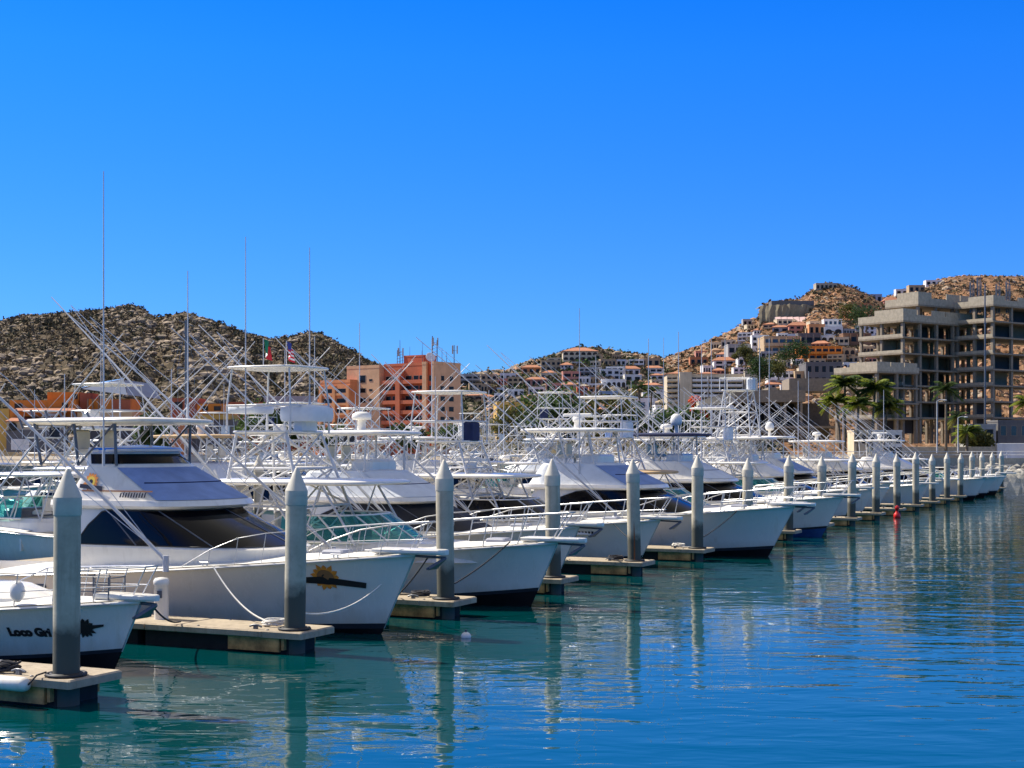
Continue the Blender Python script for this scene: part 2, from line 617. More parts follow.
hill_far = Hill('hill', [(820, 330), (850, 305), (868, 300), (890, 296), (905, 291), (925, 284), (945, 278), (965, 276), (1000, 276), (1030, 277), (1100, 282)],
                500, 920, 'hill_right', 1.7, 61, 0.9)

# boulders and scrub strewn over the hillsides: nobody could count them
ICO = None


def ico_pts():
    global ICO
    if ICO is None:
        import bmesh
        bm = bmesh.new()
        bmesh.ops.create_icosphere(bm, subdivisions=1, radius=1)
        ICO = ([v.co.copy() for v in bm.verts], [[v.index for v in f.verts] for f in bm.faces])
        bm.free()
    return ICO


M['rock_a'] = pm('boulder_tan', (0.31, 0.24, 0.165), 0.95, 0.3, 0.5)
M['rock_b'] = pm('boulder_grey', (0.21, 0.168, 0.118), 0.95, 0.35, 0.5)
M['rock_c'] = pm('boulder_rust', (0.38, 0.22, 0.12), 0.95, 0.3, 0.5)
M['scrub_a'] = pm('scrub_olive', (0.10, 0.09, 0.052), 0.95, 0.4, 0.3, spec=0.1)
M['scrub_b'] = pm('scrub_brown', (0.15, 0.115, 0.072), 0.95, 0.4, 0.3, spec=0.1)
M['scrub_g'] = pm('scrub_green', (0.05, 0.085, 0.03), 0.95, 0.4, 0.3, spec=0.1)


def scatter(h, nb, ns, mats_b, mats_s, seed, smin=0.5, smax=2.3, name=''):
    rg = random.Random(seed)
    iv, jf = ico_pts()
    mb = MB()
    for _ in range(nb):
        i = min(int(len(h.r) / 1.3 * rg.random() ** 0.8) + 3, int(len(h.r) / 1.3))
        j = rg.randrange(len(h.px))
        x, y, z = h.X[i, j], h.D[i, j], h.Z[i, j]
        if rg.random() > h.mask[i, j] * 1.15:
            continue
        sz = smin + (smax - smin) * rg.random() ** 3.5 * (0.5 + h.mask[i, j])
        if i > len(h.r) / 1.3 - 4:
            sz *= 0.6
        sx, sy, sq = sz * rg.uniform(0.7, 1.5), sz * rg.uniform(0.7, 1.4), sz * rg.uniform(0.5, 1.0)
        a = rg.random() * 6.28
        ca, sa = math.cos(a), math.sin(a)
        vs = []
        for v in iv:
            k = 1 + rg.uniform(-0.22, 0.22)
            px, py = v.x * sx * k, v.y * sy * k
            vs.append((x + px * ca - py * sa, y + px * sa + py * ca, z + v.z * sq * k))
        mb.add(vs, jf, rg.randrange(len(mats_b)))
    tag(mb.build('boulders', mats_b), kind='stuff')
    mb = MB()
    for _ in range(ns):
        i = min(int(len(h.r) / 1.3 * rg.random() ** 0.75) + 2, int(len(h.r) / 1.3))
        j = rg.randrange(len(h.px))
        x, y, z = h.X[i, j], h.D[i, j], h.Z[i, j]
        if rg.random() < (h.mask[i, j] - 0.15) * 0.6:
            continue
        sz = rg.uniform(0.45, 1.1) if rg.random() < 0.8 else rg.uniform(1.0, 2.3)
        if i > len(h.r) / 1.3 - 4:
            sz *= 0.75
        mi = rg.randrange(len(mats_s))
        for q in range(11):
            c = Vector((x + rg.gauss(0, sz * 0.5), y + rg.gauss(0, sz * 0.5), z + abs(rg.gauss(0.3 * sz, sz * 0.35))))
            d1 = Vector((rg.gauss(0, 1), rg.gauss(0, 1), rg.gauss(0, 1))).normalized() * sz * 0.42
            d2 = Vector((rg.gauss(0, 1), rg.gauss(0, 1), rg.gauss(0, 1))).normalized() * sz * 0.42
            mb.add([c - d1, c + d2, c + d1, c - d2], [(0, 1, 2, 3)], mi)
    tag(mb.build('scrub', mats_s), kind='stuff')


scatter(hill_left, 12000, 13500, ['rock_a', 'rock_b'], ['scrub_a', 'scrub_b'], 1, 0.25, 1.7)
scatter(hill_mid, 3500, 7000, ['rock_a', 'rock_b', 'rock_c'], ['scrub_a', 'scrub_g', 'scrub_b'], 2)
scatter(hill_right, 8500, 6500, ['rock_c', 'rock_c', 'rock_a'], ['scrub_b', 'scrub_a'], 3, 0.35, 1.9)
scatter(hill_far, 5000, 4200, ['rock_c', 'rock_c', 'rock_a'], ['scrub_b', 'scrub_a'], 4, 0.4, 2.2)


# ------------------------------------------------------------------ buildings
WALLC = {
    'white': (0.72, 0.70, 0.66), 'cream': (0.60, 0.50, 0.34), 'tan': (0.46, 0.33, 0.19), 'pink': (0.55, 0.24, 0.17), 'terra': (0.50, 0.19, 0.08),
    'orange': (0.62, 0.20, 0.025), 'ochre': (0.55, 0.34, 0.08), 'grey': (0.36, 0.35, 0.33), 'brown': (0.22, 0.12, 0.07), 'blue': (0.30, 0.38, 0.48),
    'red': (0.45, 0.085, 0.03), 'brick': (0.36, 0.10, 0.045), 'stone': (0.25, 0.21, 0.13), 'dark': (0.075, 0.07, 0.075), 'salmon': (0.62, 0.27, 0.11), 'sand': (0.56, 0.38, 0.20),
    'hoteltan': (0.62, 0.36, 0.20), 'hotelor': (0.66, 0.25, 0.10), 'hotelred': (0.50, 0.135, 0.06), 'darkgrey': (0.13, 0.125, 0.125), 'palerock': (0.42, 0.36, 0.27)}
for k, c in WALLC.items():
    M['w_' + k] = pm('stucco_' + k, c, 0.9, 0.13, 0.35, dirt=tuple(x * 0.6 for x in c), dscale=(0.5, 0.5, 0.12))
M['tile'] = pm('terracotta_tiles', (0.40, 0.17, 0.09), 0.85, 0.25, 1.5, bump=0.3)
M['win'] = pm('window_glass', (0.012, 0.012, 0.014), 0.2, 0.5, 0.3, spec=0.2)
M['winblue'] = pm('window_glass_blue', (0.03, 0.05, 0.08), 0.1, 0.5, 0.3)
M['shade'] = pm('interior_shade', (0.03, 0.027, 0.025), 0.9, 0.4, 0.5)  # near-black colour paints the shade inside openings
M['frame'] = pm('window_frame', (0.22, 0.18, 0.14), 0.6, 0.1)
M['fabric_blue_shade'] = pm('membrane_blue_shade', (0.08, 0.25, 0.55), 0.6, 0.1, 0.5)
M['fabric_white'] = pm('membrane_white', (0.74, 0.76, 0.72), 0.6, 0.06, 0.5)
M['fabric_grey'] = pm('membrane_grey', (0.30, 0.31, 0.36), 0.6, 0.06, 0.5)


def opening(parent, x0, x1, z0, z1, y, deep=0.35, glass='win', frame=True, name='window', mats=None):
    """a window on a wall whose outer face is the plane y (facing -y): frame proud of the wall, pane inside it"""
    mb = MB()
    t = min(0.09, (x1 - x0) * 0.1)
    mb.box(x0, x1, y - 0.07, y - 0.004, z0, z0 + t)
    mb.box(x0, x1, y - 0.07, y - 0.004, z1 - t, z1)
    mb.box(x0, x0 + t, y - 0.07, y - 0.004, z0 + t, z1 - t)
    mb.box(x1 - t, x1, y - 0.07, y - 0.004, z0 + t, z1 - t)
    w = mb.build(name, 'frame', parent)
    mb = MB()
    mb.box(x0 + t, x1 - t, y - 0.03, y - 0.006, z0 + t, z1 - t)
    mb.build('pane', glass, w)
    return w


def wall_block(parent, x0, x1, y0, y1, z0, z1, mat, name='wall', parapet=0.5, roofmat=None):
    mb = MB()
    mb.box(x0, x1, y0, y1, z0, z1)
    if parapet:
        t = 0.3
        mb.box(x0 - 0.06, x1 + 0.06, y0 - 0.06, y0 + t, z1 + 0.003, z1 + parapet)
        mb.box(x0 - 0.06, x1 + 0.06, y1 - t, y1 + 0.06, z1 + 0.003, z1 + parapet)
        mb.box(x0 - 0.06, x0 + t, y0 + t, y1 - t, z1 + 0.003, z1 + parapet)
        mb.box(x1 - t, x1 + 0.06, y0 + t, y1 - t, z1 + 0.003, z1 + parapet)
    return mb.build(name, mat, parent)


def tile_roof(parent, x0, x1, y0, y1, z, rise, mat='tile', over=0.5):
    mb = MB()
    x0, x1, y0, y1 = x0 - over, x1 + over, y0 - over, y1 + over
    i = min(x1 - x0, y1 - y0) * 0.42
    a = [(x0, y0, z), (x1, y0, z), (x1, y1, z), (x0, y1, z)]
    lo = [(x, y, z - 0.15) for x, y, _ in a]
    b = [(x0 + i, y0 + i, z + rise), (x1 - i, y0 + i, z + rise), (x1 - i, y1 - i, z + rise), (x0 + i, y1 - i, z + rise)]
    mb.loft([lo, a, b], True, True)
    return mb.build('roof', mat, parent)


def arch_panel(mb, x0, x1, z0, z1, y, t, n, mi=0, pier=0.22):
    """a wall panel x0..x1, z0..z1 pierced by n arches"""
    w = (x1 - x0) / n
    for k in range(n):
        a, b = x0 + k * w, x0 + (k + 1) * w
        pw = w * pier / 2
        r = (w - 2 * pw) / 2
        zc = min(z1 - 0.25 - r, z1 - 0.2 - r)
        zc = max(zc, z0 + 0.3)
        c = (a + b) / 2
        top = []
        for i in range(9):
            an = math.pi - math.pi * i / 8
            top.append((c + r * math.cos(an), zc + min(r, z1 - 0.2 - zc) * math.sin(an)))
        inner = [(a + pw, z0)] + top + [(b - pw, z0)]
        outer = [(a, z0)] + [(a, zc)] + [(a + (b - a) * i / 8, z1) for i in range(0, 9)][:0]
        # quads between arch line and top edge
        vs, fs = [], []
        for (px, pz) in inner:
            vs.append((px, y, pz))
        for (px, pz) in inner:
            vs.append((px, y, z1))
        for i in range(1, len(inner) - 2):
            fs.append((i, i + 1, len(inner) + i + 1, len(inner) + i))
        mb.add(vs, fs, mi)
        mb.box(a, a + pw, y, y + t, z0, z1, mi)
        mb.box(b - pw, b, y, y + t, z0, z1, mi)


HOUSE_N = [0]


def house(label, px0, px1, pyt, pyb, D, wall='white', roof=None, floors=1, bays=3, yaw=0.0, style='plain', glass='win', deep=None, name='house', cat='house', sink=4.0, base=None):
    """a house filling the pixel box px0..px1, pyt..pyb at distance D"""
    p = at((px0 + px1) / 2, pyb, D)
    W = (px1 - px0) / F * D / max(0.5, math.cos(yaw))
    H = (pyb - pyt) / F * D
    dp = deep or max(5.0, W * 0.6)
    t = thing(name, label, cat, (p.x, p.y, p.z), yaw)
    x0, x1 = -W / 2, W / 2
    rise = 0
    if roof == 'tile':
        rise = min(H * 0.3, 2.2)
    par = 0 if roof == 'tile' else min(0.6, H * 0.1)
    Hb = H - rise - par
    wall_block(t, x0, x1, 0, dp, -sink, Hb, 'w_' + wall, parapet=par)
    if roof == 'tile':
        tile_roof(t, x0, x1, 0, dp, Hb + 0.15, rise)
    fh = Hb / floors
    for f in range(floors):
        z0, z1 = f * fh + fh * 0.22, f * fh + fh * 0.80
        bw = W / bays
        if style == 'balcony':
            mb = MB()
            mb.box(x0 + 0.1, x1 - 0.1, -1.4, -0.003, f * fh + 0.02, f * fh + 0.25)
            mb.box(x0 + 0.1, x1 - 0.1, -1.4, -1.25, f * fh + 0.253, f * fh + fh * 0.36)
            for k in range(bays + 1):
                xx = x0 + 0.12 + (W - 0.5) * k / bays
                mb.box(xx, xx + 0.26, -1.24, -0.96, f * fh + 0.253, f * fh + fh - 0.03)
            mb.build('balcony', 'w_' + wall, t)
        for k in range(bays):
            a = x0 + k * bw
            if style == 'arch':
                mb = MB()
                n = 10
                c, r = a + bw / 2, bw * 0.36
                pts = [(c - r, -0.02, z0), (c + r, -0.02, z0)] + [(c + r * math.cos(math.pi * i / n), -0.02, z1 - min(r, fh * .3) + min(r, fh * .3) * math.sin(math.pi * i / n)) for i in range(n + 1)]
                back = [(x, -0.004, z) for x, _, z in pts]
                mb.loft([pts, back], True, True)
                mb.build('window', 'shade', t)
            else:
                opening(t, a + bw * (0.10 if style == 'balcony' else 0.2), a + bw * (0.90 if style == 'balcony' else 0.8), z0, z1, 0, glass=glass)
    return t


def hill_house(h, label, px0, px1, pyt, pyb, wall='white', **kw):
    _, D, _ = h.at((px0 + px1) / 2, pyb)
    return house(label, px0, px1, pyt, pyb, D, wall, **kw)


# --- villas and houses over the middle hill
mh = hill_mid
hill_house(mh, 'cream mansion with a long red tiled roof on top of the middle hill', 563, 598, 347, 361, 'cream', roof='tile', bays=6, style='arch', deep=14, floors=2)
hill_house(mh, 'flat roofed grey modern house just right of the orange hotel roofline', 458, 480, 374, 386, 'grey', bays=3, floors=2, style='balcony')
hill_house(mh, 'tan house under a dark terrace, second up from the hotel on the middle ridge', 481, 497, 374, 385, 'tan', bays=3, floors=2)
hill_house(mh, 'low white house with dark glass on the middle ridge left of the terracotta villa', 500, 516, 373, 382, 'white', bays=3)
hill_house(mh, 'terracotta roofed villa on the shoulder of the middle ridge', 522, 541, 365, 374, 'salmon', roof='tile', bays=3)
hill_house(mh, 'tan two storey house just left below the hilltop mansion', 541, 561, 360, 371, 'tan', bays=4, floors=2)
hill_house(mh, 'pink house with wide red roof halfway down the middle hill', 526, 547, 377, 386, 'pink', roof='tile', bays=4)
hill_house(mh, 'small pink cottage below the wide red roof on the middle hill', 546, 561, 383, 393, 'pink', bays=3)
hill_house(mh, 'cream terraced house halfway between mansion and pink house', 541, 557, 373, 380, 'cream', bays=3)
hill_house(mh, 'white upper house right of the dark ravine on the middle hill', 600, 620, 369, 380, 'white', bays=3, floors=2)
hill_house(mh, 'large white house with a row of arches on the middle hill', 602, 626, 379, 390, 'white', bays=5, style='arch')
hill_house(mh, 'pale blue grey house directly under the white arched house', 599, 618, 391, 402, 'blue', bays=3)
hill_house(mh, 'deep red house beside the pale blue grey house', 577, 588, 386, 397, 'red', bays=2, floors=2)
hill_house(mh, 'salmon coloured house touching the deep red house', 589, 599, 387, 397, 'salmon', bays=2, floors=2)
hill_house(mh, 'white house under the red tile roof at the saddle between both hills', 622, 640, 366, 376, 'white', roof='tile', bays=3)
hill_house(mh, 'low brown house far left on the middle hill slope', 488, 506, 387, 395, 'brown', bays=3)
hill_house(mh, 'ivory hillside house above the ochre hall', 508, 524, 389, 397, 'white', bays=3)
hill_house(mh, 'tan stepped house at the right end of the middle hill crest', 640, 660, 358, 367, 'tan', bays=3)
hill_house(mh, 'flat terracotta house above the tree line under the pink cottage', 560, 576, 392, 400, 'terra', bays=3)

# --- houses on the right hill
rh = hill_right
hill_house(rh, 'small white and pink house above the balconied apartment block', 714, 735, 357, 369, 'white', roof='tile', bays=2, floors=2)
hill_house(rh, 'low grey concrete house with hipped grey roof on the right hill', 728, 756, 344, 357, 'grey', bays=4, style='balcony', deep=12)
hill_house(rh, 'white house with terrace left of the broad tan glass house', 752, 769, 335, 347, 'white', bays=3, floors=2)
hill_house(rh, 'broad tan house with glass front and flat roof on the right hill', 764, 801, 336, 355, 'tan', bays=5, floors=2, style='balcony', glass='winblue', deep=16)
hill_house(rh, 'dark topped house with tall openings right of the broad tan house', 798, 821, 333, 348, 'darkgrey', bays=3, style='balcony')
hill_house(rh, 'bright orange house with long terrace beside the concrete skeleton', 802, 842, 346, 361, 'orange', bays=6, floors=2, style='balcony', deep=15)
hill_house(rh, 'pink and white house below the white striped terrace', 789, 808, 322, 334, 'pink', bays=3, floors=2, roof='tile')
hill_house(rh, 'salmon house under the red awning left of the blue white villa', 809, 825, 324, 335, 'salmon', bays=3)
hill_house(rh, 'blue and white villa on the right hill under the summit', 824, 842, 319, 331, 'white', bays=4, floors=2, glass='winblue')
hill_house(rh, 'brown house with overhanging flat roof close to the skeleton tower', 843, 871, 333, 346, 'brown', bays=4, style='balcony')
hill_house(rh, 'long terracotta terrace house, upper of the two under the summit', 849, 873, 303, 311, 'terra', bays=4)
hill_house(rh, 'long terracotta terrace house, lower of the two under the summit', 845, 869, 311, 319, 'terra', roof='tile', bays=4)
hill_house(rh, 'tan round cornered house crowning the summit of the right hill', 816, 837, 283, 290, 'palerock', bays=5)
hill_house(rh, 'tiny dark house on the left skyline of the right hill', 743, 752, 319, 327, 'grey', bays=2)
hill_house(rh, 'low white building with roof terrace right of the apartment block', 768, 796, 371, 388, 'white', bays=4, floors=2, style='balcony')
hill_house(rh, 'tan house squeezed between low white building and grey retaining house', 795, 810, 371, 388, 'tan', bays=2, floors=2)
hill_house(rh, 'dark grey retaining house under the bright orange house', 806, 842, 362, 386, 'darkgrey', bays=5, floors=2, deep=14)
hill_house(rh, 'cream cottage far left on the slope of the right hill', 672, 690, 377, 388, 'cream', roof='tile', bays=3)
hill_house(rh, 'rust coloured cottage on the bare slope left of the white pink house', 690, 708, 357, 366, 'terra', bays=3)
hill_house(rh, 'white garden house below the low grey concrete house', 738, 758, 357, 366, 'white', bays=3)

# --- smaller houses stacked between them, each told by its colour and its neighbour
NEAR_MID = [((580, 354), 'the hilltop mansion'), ((469, 380), 'the flat grey modern house'), ((489, 380), 'the tan terrace house'), ((531, 370), 'the terracotta roofed villa'), ((551, 366), 'the tan two storey house'),
            ((536, 382), 'the wide red roof'), ((553, 388), 'the pink cottage'), ((614, 385), 'the white arched house'), ((608, 396), 'the pale blue grey house'), ((582, 391), 'the deep red house'), ((631, 371), 'the saddle house'), ((516, 393), 'the ivory house')]
NEAR_RIGHT = [((724, 363), 'the white pink house'), ((742, 350), 'the low grey house'), ((782, 345), 'the broad tan glass house'), ((810, 340), 'the dark topped house'), ((822, 354), 'the bright orange house'), ((799, 328), 'the pink white house'),
              ((833, 325), 'the blue white villa'), ((857, 340), 'the brown overhanging house'), ((860, 307), 'the upper terracotta terrace'), ((780, 380), 'the low white terraced building'), ((681, 382), 'the cream cottage'), ((699, 362), 'the rust cottage'), ((790, 310), 'the stone plateau wall')]
HL = set()


def small_house(h, near, px, py, w, hh, wall, roof, rs, yaw):
    (qx, qy), nm = min(near, key=lambda e: (e[0][0] - px) ** 2 + (e[0][1] - py) ** 2)
    dx, dy = px - qx, py - hh / 2 - qy
    where = ('left of ' if dx < 0 else 'right of ') if abs(dx) > abs(dy) else ('above ' if dy < 0 else 'below ')
    cname = {'white': 'white', 'cream': 'cream', 'tan': 'tan', 'terra': 'terracotta', 'pink': 'pink', 'sand': 'sand coloured', 'grey': 'grey', 'ochre': 'ochre', 'salmon': 'salmon'}[wall]
    lab = 'small ' + cname + ' house ' + ('with tiled roof ' if roof else '') + 'just ' + where + nm
    if lab in HL:
        lab = lab.replace('small', 'smaller, further')
    if lab in HL:
        lab = lab.replace('smaller, further', 'tiny, ' + ('upper' if dy < 0 else 'lower'))
    if lab in HL:
        return
    HL.add(lab)
    _, D, _ = h.at(px, py)
    house(lab, px - w / 2, px + w / 2, py - hh, py, D, wall, roof=roof, bays=rs.choice((2, 3, 3, 4)), floors=2 if hh > 9 else 1, yaw=yaw, style=rs.choice(('plain', 'balcony', 'plain', 'arch')))


rs = random.Random(31)
cols = ['white', 'white', 'white', 'cream', 'tan', 'cream', 'pink', 'sand', 'white', 'white', 'tan', 'grey']
done = []
for _ in range(3000):
    mid = rs.random() < 0.5
    h, near = (hill_mid, NEAR_MID) if mid else (hill_right, NEAR_RIGHT)
    if mid:
        px, py = rs.uniform(470, 665), rs.uniform(358, 402)
    else:
        px, py = rs.uniform(700, 872), rs.uniform(322, 392)
    sil = [HZ - (h.Z[i, int(np.clip((px - h.px[0]) / (h.px[1] - h.px[0]), 0, len(h.px) - 1))] - CZ) / h.D[i, int(np.clip((px - h.px[0]) / (h.px[1] - h.px[0]), 0, len(h.px) - 1))] * F for i in range(0, int(len(h.r) / 1.3))]
    w, hh = rs.uniform(9, 19), rs.uniform(5.5, 10)
    if py - hh < min(sil) + 2.5 or py - hh < (0 if mid else 318):
        continue
    if any(abs(px - a) < (w + c) * 0.44 and abs(py - b) < (hh + d) * 0.40 for a, b, c, d in done) or len(done) > 120:
        continue
    if any(abs(px - q[0]) < 13 and abs(py - q[1] - 4) < 6.5 for q, _ in near) or (mid and px > 575 and px < 628 and py > 372 and py < 400 and rs.random() < 0.5):
        continue
    done.append((px, py, w, hh))
    small_house(h, near, px, py, w, hh, rs.choice(cols), 'tile' if rs.random() < 0.2 else None, rs, rs.uniform(-0.5, 0.15))

# the walled plateau under the summit with its striped awnings
_, Dp, _ = hill_right.at(790, 322)
pw = at(790, 321, Dp)
t = thing('retaining_wall', 'long stone retaining wall holding up the plateau below the right summit', 'wall', (pw.x, pw.y, pw.z), 0)
Wp = 58 / F * Dp
mb = MB()
rgw = random.Random(5)
rows = []
for z in (-5, 2, 5, 8.2):
    rows.append([(-Wp / 2 + Wp * k / 24 + (1.2 if k == 0 and z > 5 else 0), 5 + rgw.uniform(-0.5, 0.5) + z * 0.15 - 5.0 * math.sin(math.pi * k / 24), z + (rgw.uniform(-0.4, 0.4) if z > 5 else 0)) for k in range(25)])
rows.append([(x * 0.98, 24, z) for x, y, z in rows[-1]])
mb.grid(rows, 0, False)
mb.build('wall_face', 'w_stone', t)
mb = MB()
mb.box(-Wp * 0.28, Wp * 0.46, 6.0, 14, 8.2, 10.4)
mb.build('terrace_house', 'w_darkgrey', t)
aw = thing('awning', 'row of pale pink awnings at the foot of the stone plateau wall', 'awning', (pw.x, pw.y - 7, pw.z - 1.0), 0)
mb = MB()
for k in range(6):
    x0 = -8.0 + k * 2.9
    mb.loft([[(x0, 0, 0.0), (x0 + 2.7, 0, 0.2), (x0 + 2.7, 3, 2.6), (x0, 3, 2.4)], [(x0, 0.1, 0.12), (x0 + 2.7, 0.1, 0.32), (x0 + 2.7, 3.1, 2.72), (x0, 3.1, 2.52)]], True, True)
M['awnpink'] = pm('awning_fabric', (0.74, 0.50, 0.44), 0.8, 0.15, 0.4)
mb.build('canopy', 'awnpink', aw)
mb = MB()
for k in range(7):
    mb.tube([(-8.0 + k * 2.9, 0.3, -3), (-8.0 + k * 2.9, 0.3, 0.1)], 0.12, 5)
    mb.tube([(-8.0 + k * 2.9, 2.8, -3), (-8.0 + k * 2.9, 2.8, 2.3)], 0.12, 5)
mb.build('post', 'white_tube', aw)

fh_ = hill_far
hill_house(fh_, 'blue white house on the saddle behind the right summit', 866, 882, 294, 304, 'blue', bays=3)
hill_house(fh_, 'pale house on the far ridge above the skeleton tower', 926, 942, 280, 286, 'white', bays=3)
hill_house(fh_, 'small white house on the far ridge left of the pale house', 896, 908, 289, 296, 'white', bays=2)
hill_house(fh_, 'pink roofed house tucked behind the upper left skeleton parapet', 884, 900, 297, 312, 'pink', bays=3, roof='tile')
hill_house(fh_, 'tan house low on the far ridge beside the pink roofed house', 909, 925, 285, 293, 'tan', bays=3)

# --- balconied apartment block
Da = 470.0
pa = at(712, 402, Da)
apt = thing('apartment_block', 'cream apartment block with five rows of white balconies', 'building', (pa.x, pa.y, pa.z), 0.0)
sc_ = Da / F
wall_block(apt, -44 * sc_, 44 * sc_, 3, 14, -6, 27 * sc_, 'w_cream')
wall_block(apt, -32 * sc_, -20 * sc_, 0.5, 2.99, -6, 28.5 * sc_, 'w_cream', name='stair_tower')
wall_block(apt, 33 * sc_, 46 * sc_, 0.5, 2.99, -6, 30 * sc_, 'w_palerock', name='stair_tower')
for f in range(5):
    z = f * 5.2 * sc_
    for (a, b_) in ((-44, -33), (-19, -3), (-2, 14), (15, 32)):
        mb = MB()
        mb.box(a * sc_, b_ * sc_, 1.4, 2.99, z, z + 0.25)
        mb.box(a * sc_, b_ * sc_, 1.4, 1.55, z + 0.253, z + 0.8)
        mb.box(b_ * sc_ - 0.2, b_ * sc_, 1.553, 2.99, z + 0.253, z + 5.1 * sc_)
        mb.build('balcony', 'w_white' if a > -40 else 'w_cream', apt)
        n = 3 if b_ - a > 12 else 2
        for k in range(n):
            ww = (b_ - a - 1) * sc_ / n
            opening(apt, a * sc_ + 0.1 + k * ww, a * sc_ + 0.1 + (k + 0.88) * ww, z + 0.25, z + 4.2 * sc_, 3.0, glass='win' if (f + k) % 3 else 'winblue')
tile_roof(apt, -44 * sc_, -20 * sc_, 3, 12, 27 * sc_ + 0.65, 0.7)
tile_roof(apt, -12 * sc_, 6 * sc_, 3, 12, 27 * sc_ + 0.65, 0.6)

# --- white arcaded house with bougainvillea
Dw = 330.0
pw2 = at(673, 424, Dw)
t = thing('arcade_house', 'low white house with blue shaded arches and a roof block', 'house', (pw2.x, pw2.y, pw2.z), 0.05)
s3 = Dw / F
mb = MB()
arch_panel(mb, -19 * s3, 18 * s3, 0, 12 * s3, 0, 0.5, 6)
mb.box(-19 * s3, 18 * s3, 0.0, 9, 12 * s3 + 0.003, 12 * s3 + 0.6)
mb.box(-19 * s3, 18 * s3, 3, 9, -1, 12 * s3)
mb.build('wall', 'w_white', t)
wall_block(t, -17 * s3, -11 * s3, 1, 6, 12 * s3 + 0.61, 18 * s3, 'w_white', name='roof_room', parapet=0.3)
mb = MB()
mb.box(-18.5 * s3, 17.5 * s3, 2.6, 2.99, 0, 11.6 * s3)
mb.build('arcade_shade', 'w_blue', t)  # blue back panel paints the shade behind the arches

# --- unfinished low concrete building (middle right)
Dc = 300.0
pc = at(748, 440, Dc)
t = thing('concrete_building', 'unfinished grey concrete building with stepped parapet behind the tall tower boat', 'building', (pc.x, pc.y, pc.z), -0.06)
s4 = Dc / F


def px_box(mb, x0, x1, yt, yb, y0, y1, cx=748, cy=440, sc=1.0, mi=0):
    mb.box((x0 - cx) * sc, (x1 - cx) * sc, y0, y1, (cy - yb) * sc, (cy - yt) * sc, mi)


mb = MB()
px_box(mb, 730, 805, 390, 402, 0, 14, sc=s4)
px_box(mb, 768, 776, 387.5, 389.9, 0, 14, sc=s4)
px_box(mb, 726, 838, 426, 428, -1, 14, sc=s4)
px_box(mb, 790, 838, 378, 391, 2, 14, sc=s4)
for x in (737, 752, 768, 784, 800):
    px_box(mb, x, x + 2.2, 402.1, 441, 0.3, 1.0, sc=s4)
    px_box(mb, x, x + 2.2, 402.1, 441, 7, 7.6, sc=s4)
px_box(mb, 730, 836, 402, 442, 10, 13.9, sc=s4)
mb.build('frame', 'concd', t)
mb = MB()
vs = [((699 - 748) * s4, -0.5, (440 - 401) * s4), ((735 - 748) * s4, -0.5, (440 - 390) * s4), ((735 - 748) * s4, -0.5, (440 - 403) * s4), ((699 - 748) * s4, -0.5, (440 - 406) * s4)]
mb.loft([vs, [(x, 8, z) for x, y, z in vs]], True, True)
mb.build('ramp_parapet', 'conc', t)
mb = MB()
px_box(mb, 697, 733, 405.5, 408, -2, 7, sc=s4)
for x in (699, 711, 722, 731):
    px_box(mb, x, x + 1.2, 408.1, 440, -1.6, -1.2, sc=s4)
mb.build('porch_roof', 'w_white', t)
mb = MB()
px_box(mb, 738, 800, 403, 425, 9.5, 9.9, sc=s4)
px_box(mb, 700, 733, 410, 440, 4, 6, sc=s4)
mb.build('opening_shade', 'shade', t)  # near-black sheets painting shade in the open bays

# --- ochre hall and its neighbour
house('long ochre hall with flat roof behind the outriggers, right of the orange hotel', 497, 536, 402, 424, 330, 'ochre', bays=6, style='arch', deep=12, name='hall', cat='hall', yaw=0.08)
house('grey tan low hall touching the ochre hall', 537, 574, 400, 424, 336, 'tan', bays=5, deep=12, name='hall', cat='hall')
house('sand coloured shore house behind trees under the pale blue house', 575, 640, 404, 424, 345, 'sand', bays=6, roof='tile', deep=12)
house('white two storey shore house between palm and arcade house', 622, 655, 398, 420, 352, 'white', bays=4, floors=2, glass='winblue')

# --- the orange hotel
Dh = 420.0
hs = Dh / F
YAW = -0.62                       # its long front looks to the left
ph = at(431, 449, Dh)
hotel = thing('hotel', 'seven storey orange and tan hotel with antennas on its roof', 'building', (ph.x, ph.y, ph.z), YAW)
Lf = 88 * hs / math.cos(YAW)
Zr = 85 * hs


def hx(px):          # x on the front from picture column (right end at 431)
    return (px - 431) * 1.07 * hs / math.cos(YAW)


FL = 10.3 * hs
# long body (front y=0 looking along -y)
wall_block(hotel, hx(343), hx(377), 1.0, 13, -3, Zr - 0.4, 'w_hoteltan', parapet=0.9)
wall_block(hotel, hx(377) + 0.01, hx(421), 3.2, 13, -3, Zr, 'w_hotelred', parapet=0.8)
wall_block(hotel, hx(421) + 0.01, hx(425), 0.6, 13, -3, Zr, 'w_hoteltan', parapet=0.8)
wall_block(hotel, hx(425) + 0.01, hx(431), 1.4, 13, -3, Zr, 'w_red', parapet=0.8)
wall_block(hotel, hx(431) + 0.01, hx(431) + 0.8, 0.2, 13, -3, Zr, 'w_hoteltan', parapet=0.8)
